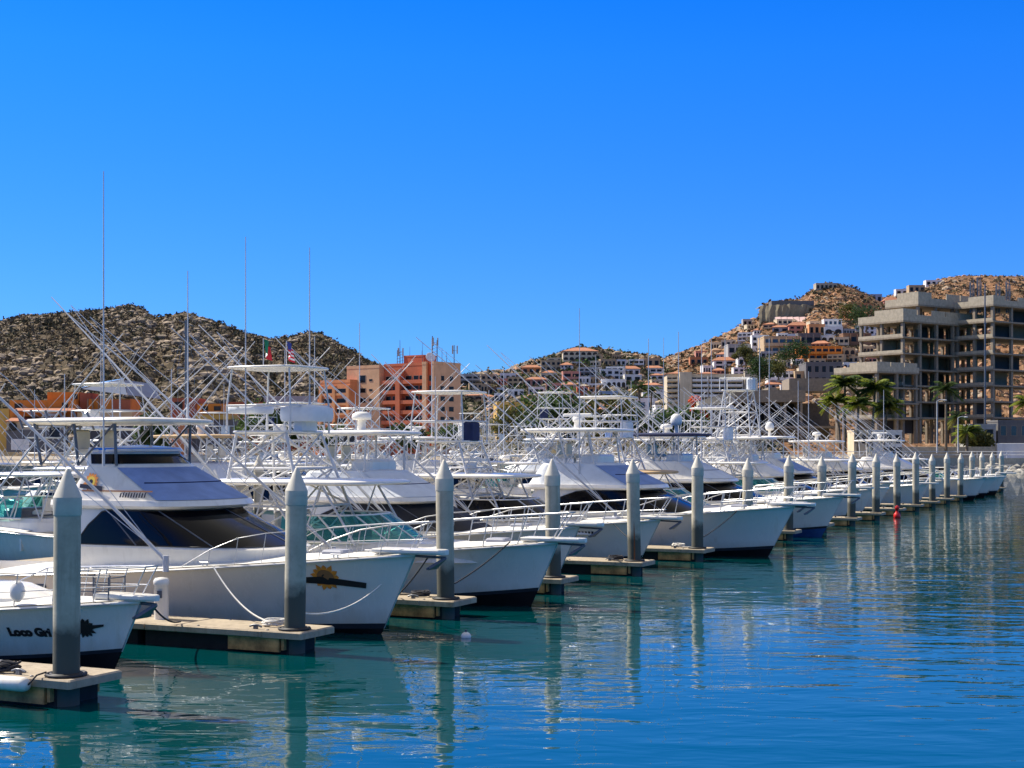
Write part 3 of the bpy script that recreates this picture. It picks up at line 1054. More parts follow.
# front orange wing
wall_block(hotel, hx(322), hx(354), -2.2, 10, -3, 69 * hs, 'w_hotelor', name='wing', parapet=0.9)
wall_block(hotel, hx(310), hx(322) - 0.01, -0.5, 9, -3, 50 * hs, 'w_hotelor', name='wing', parapet=0.9)
wall_block(hotel, hx(391), hx(411), 6, 12, Zr + 0.81, Zr + 9.6 * hs, 'w_hotelred', name='penthouse', parapet=0.5)
for px in (323.5, 337.8, 352.5):
    mb = MB()
    mb.box(hx(px) - 0.5, hx(px) + 0.6, -2.9, -2.21, -3, 66 * hs)
    mb.build('pilaster', 'w_salmon', hotel)
for f in range(7):
    z = 5 * hs + f * FL
    for (a, b_) in ((325.5, 336.5), (340, 351)):
        if z + 0.6 * FL < 69 * hs:
            opening(hotel, hx(a), hx(b_), z + 0.5, z + FL * 0.62, -2.2)
            mb = MB()
            mb.box(hx(a) - 0.2, hx(b_) + 0.2, -2.8, -2.204, z - 0.25, z + 0.45)
            mb.build('balcony', 'w_salmon', hotel)
    if f < 5:
        mb = MB()
        mb.box(hx(311), hx(321.5), -2.4, -0.51, z, z + 0.9)
        mb.build('balcony', 'w_hoteltan', hotel)
        opening(hotel, hx(312), hx(321), z + 0.95, z + FL * 0.85, -0.5)
    # tan strip
    if f >= 4:
        opening(hotel, hx(356), hx(363), z + 0.5, z + FL * (0.95 if f == 6 else 0.65), 1.0)
    else:
        opening(hotel, hx(357), hx(364), z + 0.5, z + FL * 0.65, 1.0)
    opening(hotel, hx(366.5), hx(370), z + 0.9, z + FL * 0.55, 1.0)
    # recessed red centre with balconies
    for (a, b_) in ((378.5, 393), (398, 420)):
        mb = MB()
        mb.box(hx(a), hx(b_), 1.2, 3.19, z - 0.1, z + 0.15)
        mb.box(hx(a), hx(b_), 1.2, 1.4, z + 0.153, z + 1.0)
        mb.build('balcony', 'w_hotelred', hotel)
    for (a, b_) in ((379, 384), (386, 392.5), (399, 405), (407, 412), (413, 419)):
        opening(hotel, hx(a), hx(b_), z + 0.2, z + FL * 0.78, 3.2)
    opening(hotel, hx(426.2), hx(430), z + 0.4, z + FL * 0.7, 1.4)
mb = MB()
mb.box(hx(393.2), hx(397.6), 1.0, 3.19, -3, Zr - 1)
mb.build('pilaster', 'w_hotelred', hotel)
# the end wall: windows on the face looking right (+x): built in a child frame turned by 90 degrees
endw = MB()
for f in range(7):
    z = 5 * hs + f * FL
    xw = hx(431) + 0.81
    for yy in ((3.4, 5.4), (7.4, 9.6)):
        if f == 6:
            yy = (yy[0] + .3, yy[1] - .3)
        mb = MB()
        mb.box(xw + 0.002, xw + 0.06, yy[0], yy[1], z + 0.6, z + FL * 0.66)
        mb.build('window', 'win', hotel)
# rooftop antennas
def roof_mast(px, h, kind, label):
    q = hotel.matrix_basis
    x = hx(px)
    loc = Matrix.Rotation(YAW, 4, 'Z') @ Vector((x, 6.5, Zr + 0.5))
    t = thing('antenna_mast', label, 'antenna', (ph.x + loc.x, ph.y + loc.y, ph.z + loc.z))
    mb = MB()
    if kind == 0:
        mb.tube([(0, 0, -.6), (0, 0, h)], [0.16, 0.07], 6)
        mb.tube([(-0.8, 0, -.6), (-0.8, 0, h * 0.6)], 0.1, 6)
        mb.tube([(0.8, 0, -.6), (0.8, 0, h * 0.6)], 0.1, 6)
        for k in range(5):
            mb.tube([(-1, 0, k * h * 0.12), (1, 0, k * h * 0.12 + 0.6)], 0.06, 4)
    elif kind == 1:
        mb.tube([(-0.7, 0, -.6), (-0.7, 0, h)], 0.16, 6)
        mb.tube([(0.7, 0, -.6), (0.7, 0, h * 0.85)], 0.16, 6)
        for k in range(6):
            mb.tube([(-.7, 0, k * h * 0.13), (.7, 0, k * h * 0.13 + 0.7)], 0.06, 4)
    else:
        mb.tube([(0, 0, -.6), (0, 0, h)], 0.14, 6)
    mb.build('mast', 'dark_tube', t)
    for a in range(3):
        an = a * 2.1
        mb = MB()
        cx, cy = 0.9 * math.cos(an), 0.9 * math.sin(an)
        zt = h * (0.62 if kind == 0 else 0.88)
        mb.bbox(cx - 0.18, cx + 0.18, cy - 0.14, cy + 0.14, zt - 1.9, zt + 0.5, 0.04)
        mb.box(min(0, cx), max(0, cx), cy - 0.03, cy + 0.03, zt - 1, zt - 0.92)
        mb.build('panel_antenna', 'w_grey', t)


roof_mast(386, 7.6, 0, 'lattice antenna mast on the hotel roof, leftmost of three')
roof_mast(421, 8.2, 1, 'twin pole antenna mast on the hotel roof, middle of three')
roof_mast(440, 5.2, 2, 'short stubby antenna mast at the right end of the hotel roof')
for px_, hh_, yy_ in ((395, 5.5, 7), (405, 4.2, 8), (412, 6.2, 5), (433, 4.6, 6), (449, 3.6, 5)):
    loc = Matrix.Rotation(YAW, 4, 'Z') @ Vector((hx(px_) if px_ < 431 else hx(431) - 1.0, yy_ - (0 if px_ < 431 else (px_ - 431) * -0.2), Zr + 0.5))
    t = thing('whip_antenna', 'thin whip antenna standing on the hotel roof', 'antenna', (ph.x + loc.x, ph.y + loc.y, ph.z + loc.z), 0, 'whip antennas on the hotel roof')
    mb = MB()
    mb.tube([(0, 0, -0.6), (0, 0, 0.6)], 0.13, 6)
    mb.tube([(0, 0, 0.5), (0, 0, hh_)], [0.09, 0.04], 5)
    mb.build('whip', 'dark_tube', t)
t = thing('dish_antenna', 'white dish antenna beside the twin pole mast on the hotel roof', 'antenna', tuple(at(430, 361, Dh + 4)))
mb = MB()
mb.lathe([(0.05, 0), (0.8, 0.15), (1.5, 0.6), (1.45, 0.65), (0.7, 0.25), (0.05, 0.1)], 14)
d = mb.build('dish', 'gelcool', t)
d.rotation_euler = (R(70), 0, 0.4)
d.location = (0, 0, 0.9)
mb = MB()
mb.tube([(0, 0.2, -2.5), (0, 0.2, 0.9)], 0.12, 6)
mb.build('post', 'dark_tube', t)

# --- orange villas at the left shore
Dv = 300.0


def villa(label, cx, cy, pieces, D=Dv, yaw=0.0):
    p = at(cx, cy, D)
    t = thing('villa', label, 'house', tuple(p), yaw)
    sc = D / F
    for (nm, x0, x1, yt, yb, y0, y1, mat) in pieces:
        mb = MB()
        px_box(mb, x0, x1, yt, yb, y0, y1, cx, cy, sc)
        mb.build(nm, mat, t)
    return t


v = villa('broad orange stepped villa with two tiled eaves at the left edge', 36, 450, [
    ('wall', 3, 70, 399.5, 424, 4, 14, 'w_orange'), ('wall', 38, 70, 391, 399.4, 6, 14, 'w_orange'), ('wall', -30, 2.5, 408, 452, 4, 14, 'w_ochre'),
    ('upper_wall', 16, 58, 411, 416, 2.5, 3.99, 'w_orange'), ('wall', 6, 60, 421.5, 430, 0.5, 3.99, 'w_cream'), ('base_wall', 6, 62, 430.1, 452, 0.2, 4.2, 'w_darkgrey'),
    ('garage_door', 11, 29, 439, 450, 0.05, 0.19, 'w_white'), ('window', 40, 53, 413.2, 415.5, 2.42, 2.49, 'w_white'), ('window', 56, 62, 402, 408, 3.9, 3.99, 'shade'), ('window', 8, 16, 403, 410, 3.9, 3.99, 'shade'),
    ('window', 64, 69, 393, 398, 5.9, 5.99, 'shade')])
sv = Dv / F
for (x0, x1, z, y0, y1) in ((11, 71, 411, 0.8, 4.6), (6, 72, 421.4, -0.6, 4.0)):
    mb = MB()
    a, b_ = (x0 - 36) * sv, (x1 - 36) * sv
    zz = (450 - z) * sv
    mb.loft([[(a, y0, zz - 0.1), (b_, y0, zz - 0.1), (b_, y1, zz + 0.75), (a, y1, zz + 0.75)], [(a, y0, zz + 0.1), (b_, y0, zz + 0.1), (b_, y1, zz + 0.95), (a, y1, zz + 0.95)]], True, True)
    mb.build('tiled_eave', 'tile', v)
mb = MB()
for (x, zt) in ((12, 421.6),):
    mb.lathe([(0.9, 0), (0.9, 1.0), (0.6, 1.5), (0.1, 1.7)], 12, ((x - 36) * sv, 0.4, (450 - 430) * sv - 0.1))
mb.build('arched_niche', 'shade', v)

v = villa('dark orange villa with wooden posts below the white membrane roof', 100, 450, [
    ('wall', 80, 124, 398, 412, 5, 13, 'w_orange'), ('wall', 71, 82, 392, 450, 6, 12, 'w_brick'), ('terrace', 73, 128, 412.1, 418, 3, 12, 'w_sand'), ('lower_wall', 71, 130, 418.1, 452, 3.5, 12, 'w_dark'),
    ('wall', 107, 124, 399, 411, 4.4, 4.99, 'w_brick'), ('post', 81, 82.3, 398, 412, 4.2, 4.6, 'wood'), ('post', 86, 87.3, 398, 412, 4.2, 4.6, 'wood'), ('post', 92, 93.2, 398, 412, 4.2, 4.6, 'wood')])
p = at(118, 395, Dv + 5)
mr = thing('membrane_roof', 'white tensioned membrane roof with a blue shaded face over the dark orange villa', 'roof', tuple(p))
L_, mid, rgt = (81 - 118) * sv, (128 - 118) * sv, (160 - 118) * sv
zt = 15 * sv
a0, a1, a2, a3 = (L_, 0, 0.9 * sv + 1.6), (L_ + 3.8, 6, zt - 0.6), (mid + 0.6, 2, zt + 0.3), (mid - 1.0, 0, 1.0)
mb = MB()
mb.loft([[(L_, 0, 1.5), (mid - 0.8, -0.5, zt + 0.25), (L_ + 2, 7, zt - 0.2)], [(L_, 0.1, 1.65), (mid - 0.8, -0.4, zt + 0.4), (L_ + 2, 7.1, zt - 0.05)]], True, True)
mb.build('blue_shade_panel', 'fabric_blue_shade', mr)  # blue colour paints the shaded face of the white membrane
mb = MB()
mb.loft([[(L_ + .05, -0.02, 1.3), (mid, -0.7, 0.0), (mid - 0.8, -0.62, zt + 0.2)], [(L_ + .05, 0.1, 1.3), (mid, -0.58, 0.0), (mid - 0.8, -0.5, zt + 0.2)]], True, True)
mb.build('white_panel', 'fabric_white', mr)
mb = MB()
mb.loft([[(mid + 0.1, -0.6, 0.0), (rgt, 1.5, -0.8), (rgt - 2, 3, zt - 0.6), (mid - 0.6, -0.5, zt)], [(mid + 0.1, -0.45, 0.0), (rgt, 1.65, -0.8), (rgt - 2, 3.15, zt - 0.6), (mid - 0.6, -0.35, zt)]], True, True)
mb.build('grey_panel', 'fabric_grey', mr)
v = villa('orange block house with rounded tower right of the membrane roof', 195, 450, [
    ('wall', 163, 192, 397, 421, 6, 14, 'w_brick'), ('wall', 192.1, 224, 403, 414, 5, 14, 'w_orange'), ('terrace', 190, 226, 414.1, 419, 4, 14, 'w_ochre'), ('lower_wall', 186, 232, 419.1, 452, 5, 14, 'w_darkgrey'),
    ('window', 168, 176, 401, 408, 5.9, 5.99, 'shade'), ('window', 197, 203, 405.5, 410, 4.9, 4.99, 'shade'), ('window', 209, 216, 405.5, 410, 4.9, 4.99, 'shade')])
mb = MB()
mb.lathe([(2.3, -1), (2.3, 4.0), (2.1, 5.2), (1.4, 6.1), (0.05, 6.5)], 20, ((177 - 195) * sv, 3.5, 0))
mb.build('tower', 'w_terra', v)
house('rust red low house behind the sportfishing towers left of the hotel', 226, 306, 402, 432, 330, 'brick', bays=8, deep=9, floors=2)
house('grey gabled warehouse beside the left wing of the hotel', 264, 312, 396, 430, 350, 'grey', bays=5, deep=10, floors=2, name='warehouse', cat='warehouse')

# --- the concrete skeleton at the right
Dk = 282.0
ks = Dk / F
KY = 0.62        # yaw: long faces look right, short faces look left


def skeleton(label, corner_px, base_py, D, lw, rw, floors, fh=3.1, parapet_l=True, wall_back=True, par=1.5, solid=0.0):
    """corner_px: picture column of the corner nearest the eye; lw: depth along the left face, rw: length along the right face"""
    p = at(corner_px, base_py, D)
    t = thing('concrete_skeleton', label, 'building', (p.x, p.y, p.z), KY)
    # local: x along right face (0..rw) recedes to the right, y along left face (0..lw) recedes to the left
    H = floors * fh
    for f in range(1, floors + 1):
        mb = MB()
        mb.box(-0.3, rw, -0.3, lw, f * fh - 0.32, f * fh)
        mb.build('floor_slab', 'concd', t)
    nx, ny = max(2, int(rw / 5.2)), max(2, int(lw / 4.6))
    for i in range(nx + 1):
        for j in range(ny + 1):
            x, y = 0.05 + (rw - 0.65) * i / nx, 0.05 + (lw - 0.65) * j / ny
            mb = MB()
            for f in range(floors):
                mb.box(x, x + 0.55, y, y + 0.55, f * fh + 0.003 if f else -2, (f + 1) * fh - 0.323)
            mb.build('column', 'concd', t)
    # low parapets on the top
    mb = MB()
    top = H + 0.003
    mb.box(-0.3, rw, -0.3, -0.1, top, top + par * 0.55)
    mb.box(-0.3, -0.1, -0.097, lw, top, top + par * 0.55)
    nb = max(3, int(rw / 4))
    for k in range(nb):                 # the upper rail of the parapet, broken by gaps
        if (k * 7 + int(corner_px)) % 5 != 0:
            mb.box(-0.3 + rw * k / nb, -0.3 + rw * (k + 0.93) / nb, -0.298, -0.102, top + par * 0.55 + 0.003, top + par)
    mb.box(-0.298, -0.102, -0.096, lw * 0.62, top + par * 0.55 + 0.003, top + par)
    mb.build('parapet', 'conc', t)
    mb = MB()
    for f in range(1, floors):
        z = f * fh + 0.003
        if f % 2 == 0 or parapet_l:
            mb.box(-0.28, -0.12, -0.097, lw, z, z + 0.55)
    mb.build('balcony_wall', 'conc', t)
    rg = random.Random(int(corner_px))
    for f in range(floors):
        z = f * fh + 0.003
        for i in range(nx):
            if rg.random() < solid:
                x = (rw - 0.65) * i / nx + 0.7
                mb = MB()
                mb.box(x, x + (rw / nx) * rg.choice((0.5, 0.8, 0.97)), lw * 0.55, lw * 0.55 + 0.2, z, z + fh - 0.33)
                mb.build('inner_shade_wall', 'w_dark' if rg.random() < 0.6 else 'concd', t)  # walls added, most painted dark as the shade within the open floors
    return t


skeleton('main seven storey bare concrete skeleton with open floors', 903, 433, 282, 11, 26, 7, fh=3.13, par=2.3, solid=0.5)
skeleton('bare concrete penthouse level set back above the main skeleton', 918, 320, 287, 8, 22, 1, fh=3.1, par=2.5)
skeleton('lower terrace block of bare concrete with deep parapet behind the palms', 877, 433, 276, 10.5, 12, 4, fh=2.95, par=1.8, solid=0.4)
skeleton('second tall bare concrete skeleton at the right edge of the picture', 993, 433, 285, 9, 36, 8, fh=3.16, par=1.8, solid=0.5)
# cranked rooms and dark lift cores
t = thing('mast_pole', 'thin dark pole rising past the bare concrete skeleton', 'pole', tuple(at(985, 440, 274)), KY)
mb = MB()
mb.tube([(0, 0, -1), (0, 0, 15), (0, 0, 29.5)], [0.2, 0.17, 0.12], 8)
mb.build('pole', 'dark_tube', t)
mb = MB()
for z in (4, 10, 16, 22):
    mb.box(-0.4, 0.4, -0.06, 0.06, z, z + 0.15)
mb.build('bracket', 'dark_tube', t)
for i, (px, h) in enumerate(((972, 4.5), (979, 5.4), (998, 4.0), (1008, 4.6))):
    t = thing('rebar_column', ['rebar bundle standing on the roof slab, first from the left', 'tallest rebar bundle on the skeleton roof', 'rebar bundle left of the picture edge on the right skeleton', 'rebar bundle nearest the picture edge on the right skeleton'][i], 'rebar', tuple(at(px, 302, 290)))
    mb = MB()
    for a in range(6):
        x, y = 0.35 * math.cos(a), 0.35 * math.sin(a)
        mb.tube([(x, y, -2.2), (x * 1.3, y * 1.1, h * (0.75 + 0.05 * a))], 0.07, 4)
    for z in (0, 1.2, 2.4):
        mb.tube([(-.42, -.42, z), (.42, -.42, z), (.42, .42, z), (-.42, .42, z), (-.42, -.42, z)], 0.05, 4)
    mb.build('bars', 'dark_tube', t)

# low shore buildings and the quay on the right
house('small white kiosk with dark opening in front of the concrete skeleton', 970, 996, 424, 442, 262, 'grey', bays=2, deep=6, name='kiosk', cat='kiosk')
house('dark grey boundary building at the right edge behind the quay', 998, 1040, 420, 440, 264, 'darkgrey', bays=4, deep=6, name='shed', cat='shed', glass='winblue')
house('low white shore building among the palms', 868, 902, 430, 447, 256, 'white', bays=4, deep=6)
house('small cream hut at the left end of the low white shore building', 854, 867, 430, 447, 255, 'cream', bays=2, deep=5, name='hut', cat='hut')

t = thing('quay_wall', 'pale concrete quay wall above the rocks at the right shore', 'wall', (0, 0, 0))
mb = MB()
qs = [(20, 236), (30, 237.6), (58, 242.6), (120, 249.6), (200, 254)]
for i in range(len(qs) - 1):
    (x0, y0), (x1, y1) = qs[i], qs[i + 1]
    mb.loft([[(x0, y0, 0.2), (x1, y1, 0.2), (x1, y1 + 0.6, 0.2), (x0, y0 + 0.6, 0.2)], [(x0, y0, 2.3), (x1, y1, 2.3), (x1, y1 + 0.6, 2.3), (x0, y0 + 0.6, 2.3)]], True, True)
mb.build('wall', 'conc', t)
mb = MB()
for i in range(len(qs) - 1):
    (x0, y0), (x1, y1) = qs[i], qs[i + 1]
    n = 12
    for k in range(n):
        x, y = x0 + (x1 - x0) * k / n, y0 + (y1 - y0) * k / n
        mb.tube([(x, y + 0.3, 2.3), (x, y + 0.3, 3.4)], 0.05, 4)
    for z in (2.85, 3.4):
        mb.tube([(x0, y0 + 0.3, z), (x1, y1 + 0.3, z)], 0.05, 4)
mb.build('railing', 'white_tube', t)
t = thing('terrace_wall', 'long low terrace wall behind the quay railing', 'wall', tuple(at(985, 458, 256)))
mb = MB()
mb.bbox(-18, 40, 0, 0.6, -0.6, 2.0, 0.05)
mb.build('wall', 'conc', t)
mb = MB()
mb.bbox(2, 8, -0.5, -0.01, -0.6, 2.6, 0.05)
mb.bbox(10.5, 12.5, -0.5, -0.01, -0.6, 2.2, 0.05)
mb.build('panel', 'w_white', t)

rg = random.Random(77)
mb = MB()
iv, jf = ico_pts()
for k in range(900):
    i = rg.uniform(0, 1)
    x = 28 + 120 * i
    y = np.interp(x, [a for a, b in qs], [b for a, b in qs]) - rg.uniform(0.2, 4.5)
    z = -0.3 + (rg.uniform(0, 1)) * (4.5 - (np.interp(x, [a for a, b in qs], [b for a, b in qs]) - y)) / 4.5 * 1.5
    sz = rg.uniform(0.35, 0.9)
    vs = []
    for v_ in iv:
        q = 1 + rg.uniform(-0.2, 0.2)
        vs.append((x + v_.x * sz * q, y + v_.y * sz * q, z + v_.z * sz * 0.8 * q))
    mb.add(vs, jf, rg.randrange(2))
M['rip_a'] = pm('riprap_grey', (0.30, 0.28, 0.24), 0.95, 0.3, 1.0)
M['rip_b'] = pm('riprap_pale', (0.42, 0.39, 0.33), 0.95, 0.3, 1.0)
tag(mb.build('riprap_rocks', ['rip_a', 'rip_b']), kind='stuff')

for px, yt, yb, lab in ((994 - 57, 401, 447, 'white light pole on the quay in front of the dark skeleton'), (798 + 160, 418, 447, 'short lamp post right of the white light pole')):
    t = thing('light_pole', lab, 'lamp post', tuple(at(px, yb, 250)))
    hgt = (yb - yt) / F * 250
    mb = MB()
    mb.tube([(0, 0, -1), (0, 0, hgt)], [0.13, 0.08], 8)
    mb.build('pole', 'white_tube', t)
    mb = MB()
    mb.tube([(0, 0, hgt), (0.5, 0, hgt + 0.25), (1.2, 0, hgt + 0.2)], 0.06, 6)
    mb.ell((1.35, 0, hgt + 0.15), (0.4, 0.2, 0.12))
    mb.build('lamp_head', 'white_tube', t)


# ------------------------------------------------------------------ trees and palms
def mat_leaf(name, a, b_, scale=0.5):
    m, nt, bs = new_mat(name)
    nz = ramp_noise(nt, scale, 3.0)
    n2 = ramp_noise(nt, scale * 6, 2.0)
    c = mixcol(nt, remap(nt, nz.outputs['Fac'], 0.35, 0.65), a, b_)
    c = mixcol(nt, remap(nt, n2.outputs['Fac'], 0.45, 0.7, 0, 0.5), c, tuple(x * 1.5 for x in b_))
    nt.links.new(c, bs.inputs['Base Color'])
    bs.inputs['Roughness'].default_value = 0.6
    bs.inputs['Specular IOR Level'].default_value = 0.25
    tl = nt.nodes.new("ShaderNodeBsdfTranslucent")
    nt.links.new(c, tl.inputs['Color'])
    mxs = nt.nodes.new("ShaderNodeMixShader")
    mxs.inputs[0].default_value = 0.4
    nt.links.new(bs.outputs[0], mxs.inputs[1])
    nt.links.new(tl.outputs[0], mxs.inputs[2])
    nt.links.new(mxs.outputs[0], nt.nodes['Material Output'].inputs['Surface'])
    return m


M['leaf_g'] = mat_leaf('leaf_green', (0.035, 0.065, 0.018), (0.07, 0.12, 0.025))
M['leaf_d'] = mat_leaf('leaf_dark', (0.022, 0.045, 0.018), (0.045, 0.08, 0.022))
M['leaf_o'] = mat_leaf('leaf_olive', (0.06, 0.065, 0.02), (0.11, 0.11, 0.03))
M['leaf_r'] = mat_leaf('bougainvillea_red', (0.45, 0.05, 0.02), (0.65, 0.12, 0.03))
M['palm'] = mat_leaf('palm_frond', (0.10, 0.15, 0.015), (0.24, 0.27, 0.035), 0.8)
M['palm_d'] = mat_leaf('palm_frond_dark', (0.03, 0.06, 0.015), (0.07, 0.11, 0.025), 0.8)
M['palm_y'] = mat_leaf('palm_frond_yellow', (0.14, 0.16, 0.03), (0.22, 0.21, 0.04), 0.8)
M['bark'] = pm('bark', (0.16, 0.12, 0.08), 0.95, 0.3, 3.0, bump=0.5)


def tree(label, px, pyb, D, w, h, leaf='leaf_g', seed=0, name='tree', cat='tree', group=None, trunk=True):
    rg = random.Random(seed)
    p = at(px, pyb, D)
    t = thing(name, label, cat, tuple(p), 0, group)
    mb = MB()
    th = h * 0.3 if trunk else h * 0.15
    mb.tube([(0, 0, -0.8), (0.1 * w * 0.3, 0, th * 0.5), (0, 0.1, th)], [0.045 * h, 0.035 * h, 0.028 * h], 7)
    for k in range(4):
        a = rg.random() * 6.28
        mb.tube([(0, 0.1, th * 0.9), (math.cos(a) * w * 0.14, math.sin(a) * w * 0.14, th * 1.25), (math.cos(a) * w * 0.3, math.sin(a) * w * 0.3, th * 1.6)], [0.02 * h, 0.015 * h, 0.006 * h], 5)
    mb.build('trunk', 'bark', t)
    mb = MB()
    lumps = []
    for k in range(13):
        a, rr = rg.random() * 6.28, rg.random() ** 0.6
        zz = rg.uniform(0.2 if trunk else 0.08, 0.92)
        sq = math.sqrt(max(0.1, 1 - ((zz - 0.55) / 0.5) ** 2))
        lumps.append((math.cos(a) * rr * w * 0.36 * sq, math.sin(a) * rr * w * 0.36 * sq, zz * h, rg.uniform(0.13, 0.24) * w))
    for (x, y, z, r) in lumps:
        for q in range(150):
            d = Vector((rg.gauss(0, 1), rg.gauss(0, 1), rg.gauss(0, 0.8)))
            d = d.normalized() * r * rg.uniform(0.35, 1.12)
            c = Vector((x, y, z)) + d
            e1 = Vector((rg.gauss(0, 1), rg.gauss(0, 1), rg.gauss(0, 1))).normalized() * rg.uniform(0.2, 0.42)
            e2 = e1.cross(Vector((rg.gauss(0, 1), rg.gauss(0, 1), rg.gauss(0, 1)))).normalized() * rg.uniform(0.16, 0.34)
            mb.add([c - e1, c + e2, c + e1, c - e2], [(0, 1, 2, 3)])
    mb.build('crown', leaf, t)
    return t


def palm(label, px, pyb, D, h, fl, leaf='palm', n=34, seed=0, lean=0.0, name='palm_tree'):
    rg = random.Random(seed)
    p = at(px, pyb, D)
    t = thing(name, label, 'palm', tuple(p))
    mb = MB()
    pts = [(lean * (k / 8) ** 2, 0, -0.8 + (h + 0.8) * k / 8) for k in range(9)]
    mb.tube(pts, [0.26 - 0.012 * k for k in range(9)], 9)
    mb.build('trunk', 'bark', t)
    mb = MB()
    for k in range(n):
        a = k * 2.399 + rg.uniform(-0.2, 0.2)
        up = rg.uniform(-0.45, 1.35)
        L = fl * rg.uniform(0.85, 1.15)
        d = Vector((math.cos(a), math.sin(a), 0))
        side = Vector((-math.sin(a), math.cos(a), 0))
        spine = []
        for i in range(9):
            q = i / 8
            spine.append(Vector((lean, 0, h)) + d * (L * q * math.cos(up * (1 - q * 0.3)) * (1 - 0.12 * q)) + Vector((0, 0, L * (math.sin(up) * q - (0.36 + 0.16 * abs(up)) * q * q))))
        mi = 2 if up < -0.3 else (1 if rg.random() < 0.45 else 0)
        mb.tube(spine, [0.045 - 0.004 * i for i in range(9)], 4, mi)
        for i in range(1, 9):
            for sgn in (-1, 1):
                for q in (0, 0.5):
                    b0 = spine[i] if q == 0 else (spine[i] + spine[i - 1]) / 2
                    ll = L * 0.27 * math.sin(math.pi * (0.15 + 0.8 * (i - q) / 9))
                    tip = b0 + side * sgn * ll * 0.8 + d * ll * 0.35 + Vector((0, 0, -ll * rg.uniform(0.25, 0.6)))
                    wv = d * 0.15 * fl / 2.6
                    mb.add([b0 - wv, b0 + wv, tip], [(0, 1, 2)], mi)
    mb.build('crown', [leaf, 'palm_d', 'palm_y'], t)
    return t


palm('tall bright palm behind the boats, left of a pair before the concrete terrace', 845, 447, 250, 10.8, 3.7, 'palm', 46, 1)
palm('big drooping palm with yellow fronds, right of the pair before the terrace', 872, 447, 248, 10.0, 4.0, 'palm', 50, 2, 0.6)
palm('lower palm filling the gap between the tall bright pair', 858, 447, 246, 7.2, 3.5, 'palm', 40, 3)
palm('dark palm in front of the main skeleton', 946, 447, 256, 10.2, 3.2, 'palm_d', 24, 4)
palm('short bushy bright palm in front of the white kiosk', 967, 447, 252, 2.6, 3.1, 'palm', 30, 5)
palm('palm with bright fronds cut by the right picture edge', 1026, 447, 254, 7.8, 3.0, 'palm', 26, 6)
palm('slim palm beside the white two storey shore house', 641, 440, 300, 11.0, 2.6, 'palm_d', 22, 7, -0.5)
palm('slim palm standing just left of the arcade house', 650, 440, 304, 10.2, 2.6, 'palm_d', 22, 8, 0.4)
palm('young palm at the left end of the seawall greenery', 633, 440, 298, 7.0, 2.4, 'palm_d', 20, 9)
palm('tiny dark palm between main skeleton and kiosk', 957, 447, 258, 5.4, 2.4, 'palm_d', 20, 10)

palm('fourth palm of the clump, low and leaning left', 840, 447, 249, 7.8, 3.3, 'palm', 40, 11, -0.8)
palm('fifth palm of the clump, low on its right side', 884, 447, 250, 7.0, 3.3, 'palm', 40, 12, 0.7)
tree('red flowering bougainvillea tree leaning over the arcade house, upper one', 697, 428, 312, 5.0, 6.6, 'leaf_r', 31, 'flowering_tree', trunk=True)
tree('red orange flowering bush below the upper bougainvillea', 700, 446, 300, 5.0, 7.0, 'leaf_r', 32, 'flowering_bush', 'bush', trunk=False)
tree('dark green tree in front of the bougainvillea', 690, 448, 285, 8.5, 7.0, 'leaf_g', 33)
tr = [(410, 446, 270, 9, 3.6, 'leaf_d', 'dark tree at the foot of the hotel under its right end'),
      (452, 445, 275, 8, 4.2, 'leaf_g', 'small green tree right of the hotel end wall'),
      (520, 446, 268, 12, 7.5, 'leaf_o', 'olive tree in front of the ochre hall, left of the hardtop'),
      (548, 446, 264, 15, 9.5, 'leaf_g', 'big round green tree just left of the white radar hardtop'),
      (566, 446, 262, 12, 8.0, 'leaf_d', 'dark tree tucked behind the white radar hardtop'),
      (606, 446, 268, 13, 8.5, 'leaf_o', 'olive green tree right of the white radar hardtop'),
      (624, 446, 270, 11, 7.5, 'leaf_g', 'green tree under the young palm'),
      (664, 447, 268, 10, 6.0, 'leaf_d', 'dark bushy tree under the arcade house'),
      (676, 447, 272, 12, 7.5, 'leaf_g', 'green tree spreading in front of the arcade house'),
      (330, 446, 280, 9, 3.4, 'leaf_g', 'green tree under the orange hotel wing'),
      (262, 446, 262, 11, 6.5, 'leaf_g', 'bright green tree seen through the tuna tower legs'),
      (289, 446, 266, 9, 6.0, 'leaf_d', 'dark tree right of the bright green one behind the tower legs'),
      (152, 446, 262, 10, 5.0, 'leaf_d', 'dark green tree behind the big boat hardtop'),
      (760, 380, 455, 12, 6.5, 'leaf_d', 'dark tree right of the balconied apartment block'),
      (745, 366, 520, 10, 6.5, 'leaf_o', 'olive tree under the low grey concrete house'),
      (792, 366, 520, 16, 8.0, 'leaf_d', 'dark garden trees under the broad tan glass house'),
      (778, 378, 490, 10, 6.0, 'leaf_o', 'olive bush tree above the low white building'),
      (866, 330, 600, 15, 10.0, 'leaf_d', 'dark green tree beside the brown overhanging house'),
      (850, 321, 620, 12, 7.0, 'leaf_o', 'olive tree under the lower terracotta terrace house'),
      (975, 447, 258, 8, 3.0, 'leaf_o', 'low olive bush behind the bushy bright palm')]
for i, (px, py, D, w, h, lf, lab) in enumerate(tr):
    tree(lab, px, py, D, w, h, lf, 100 + i)


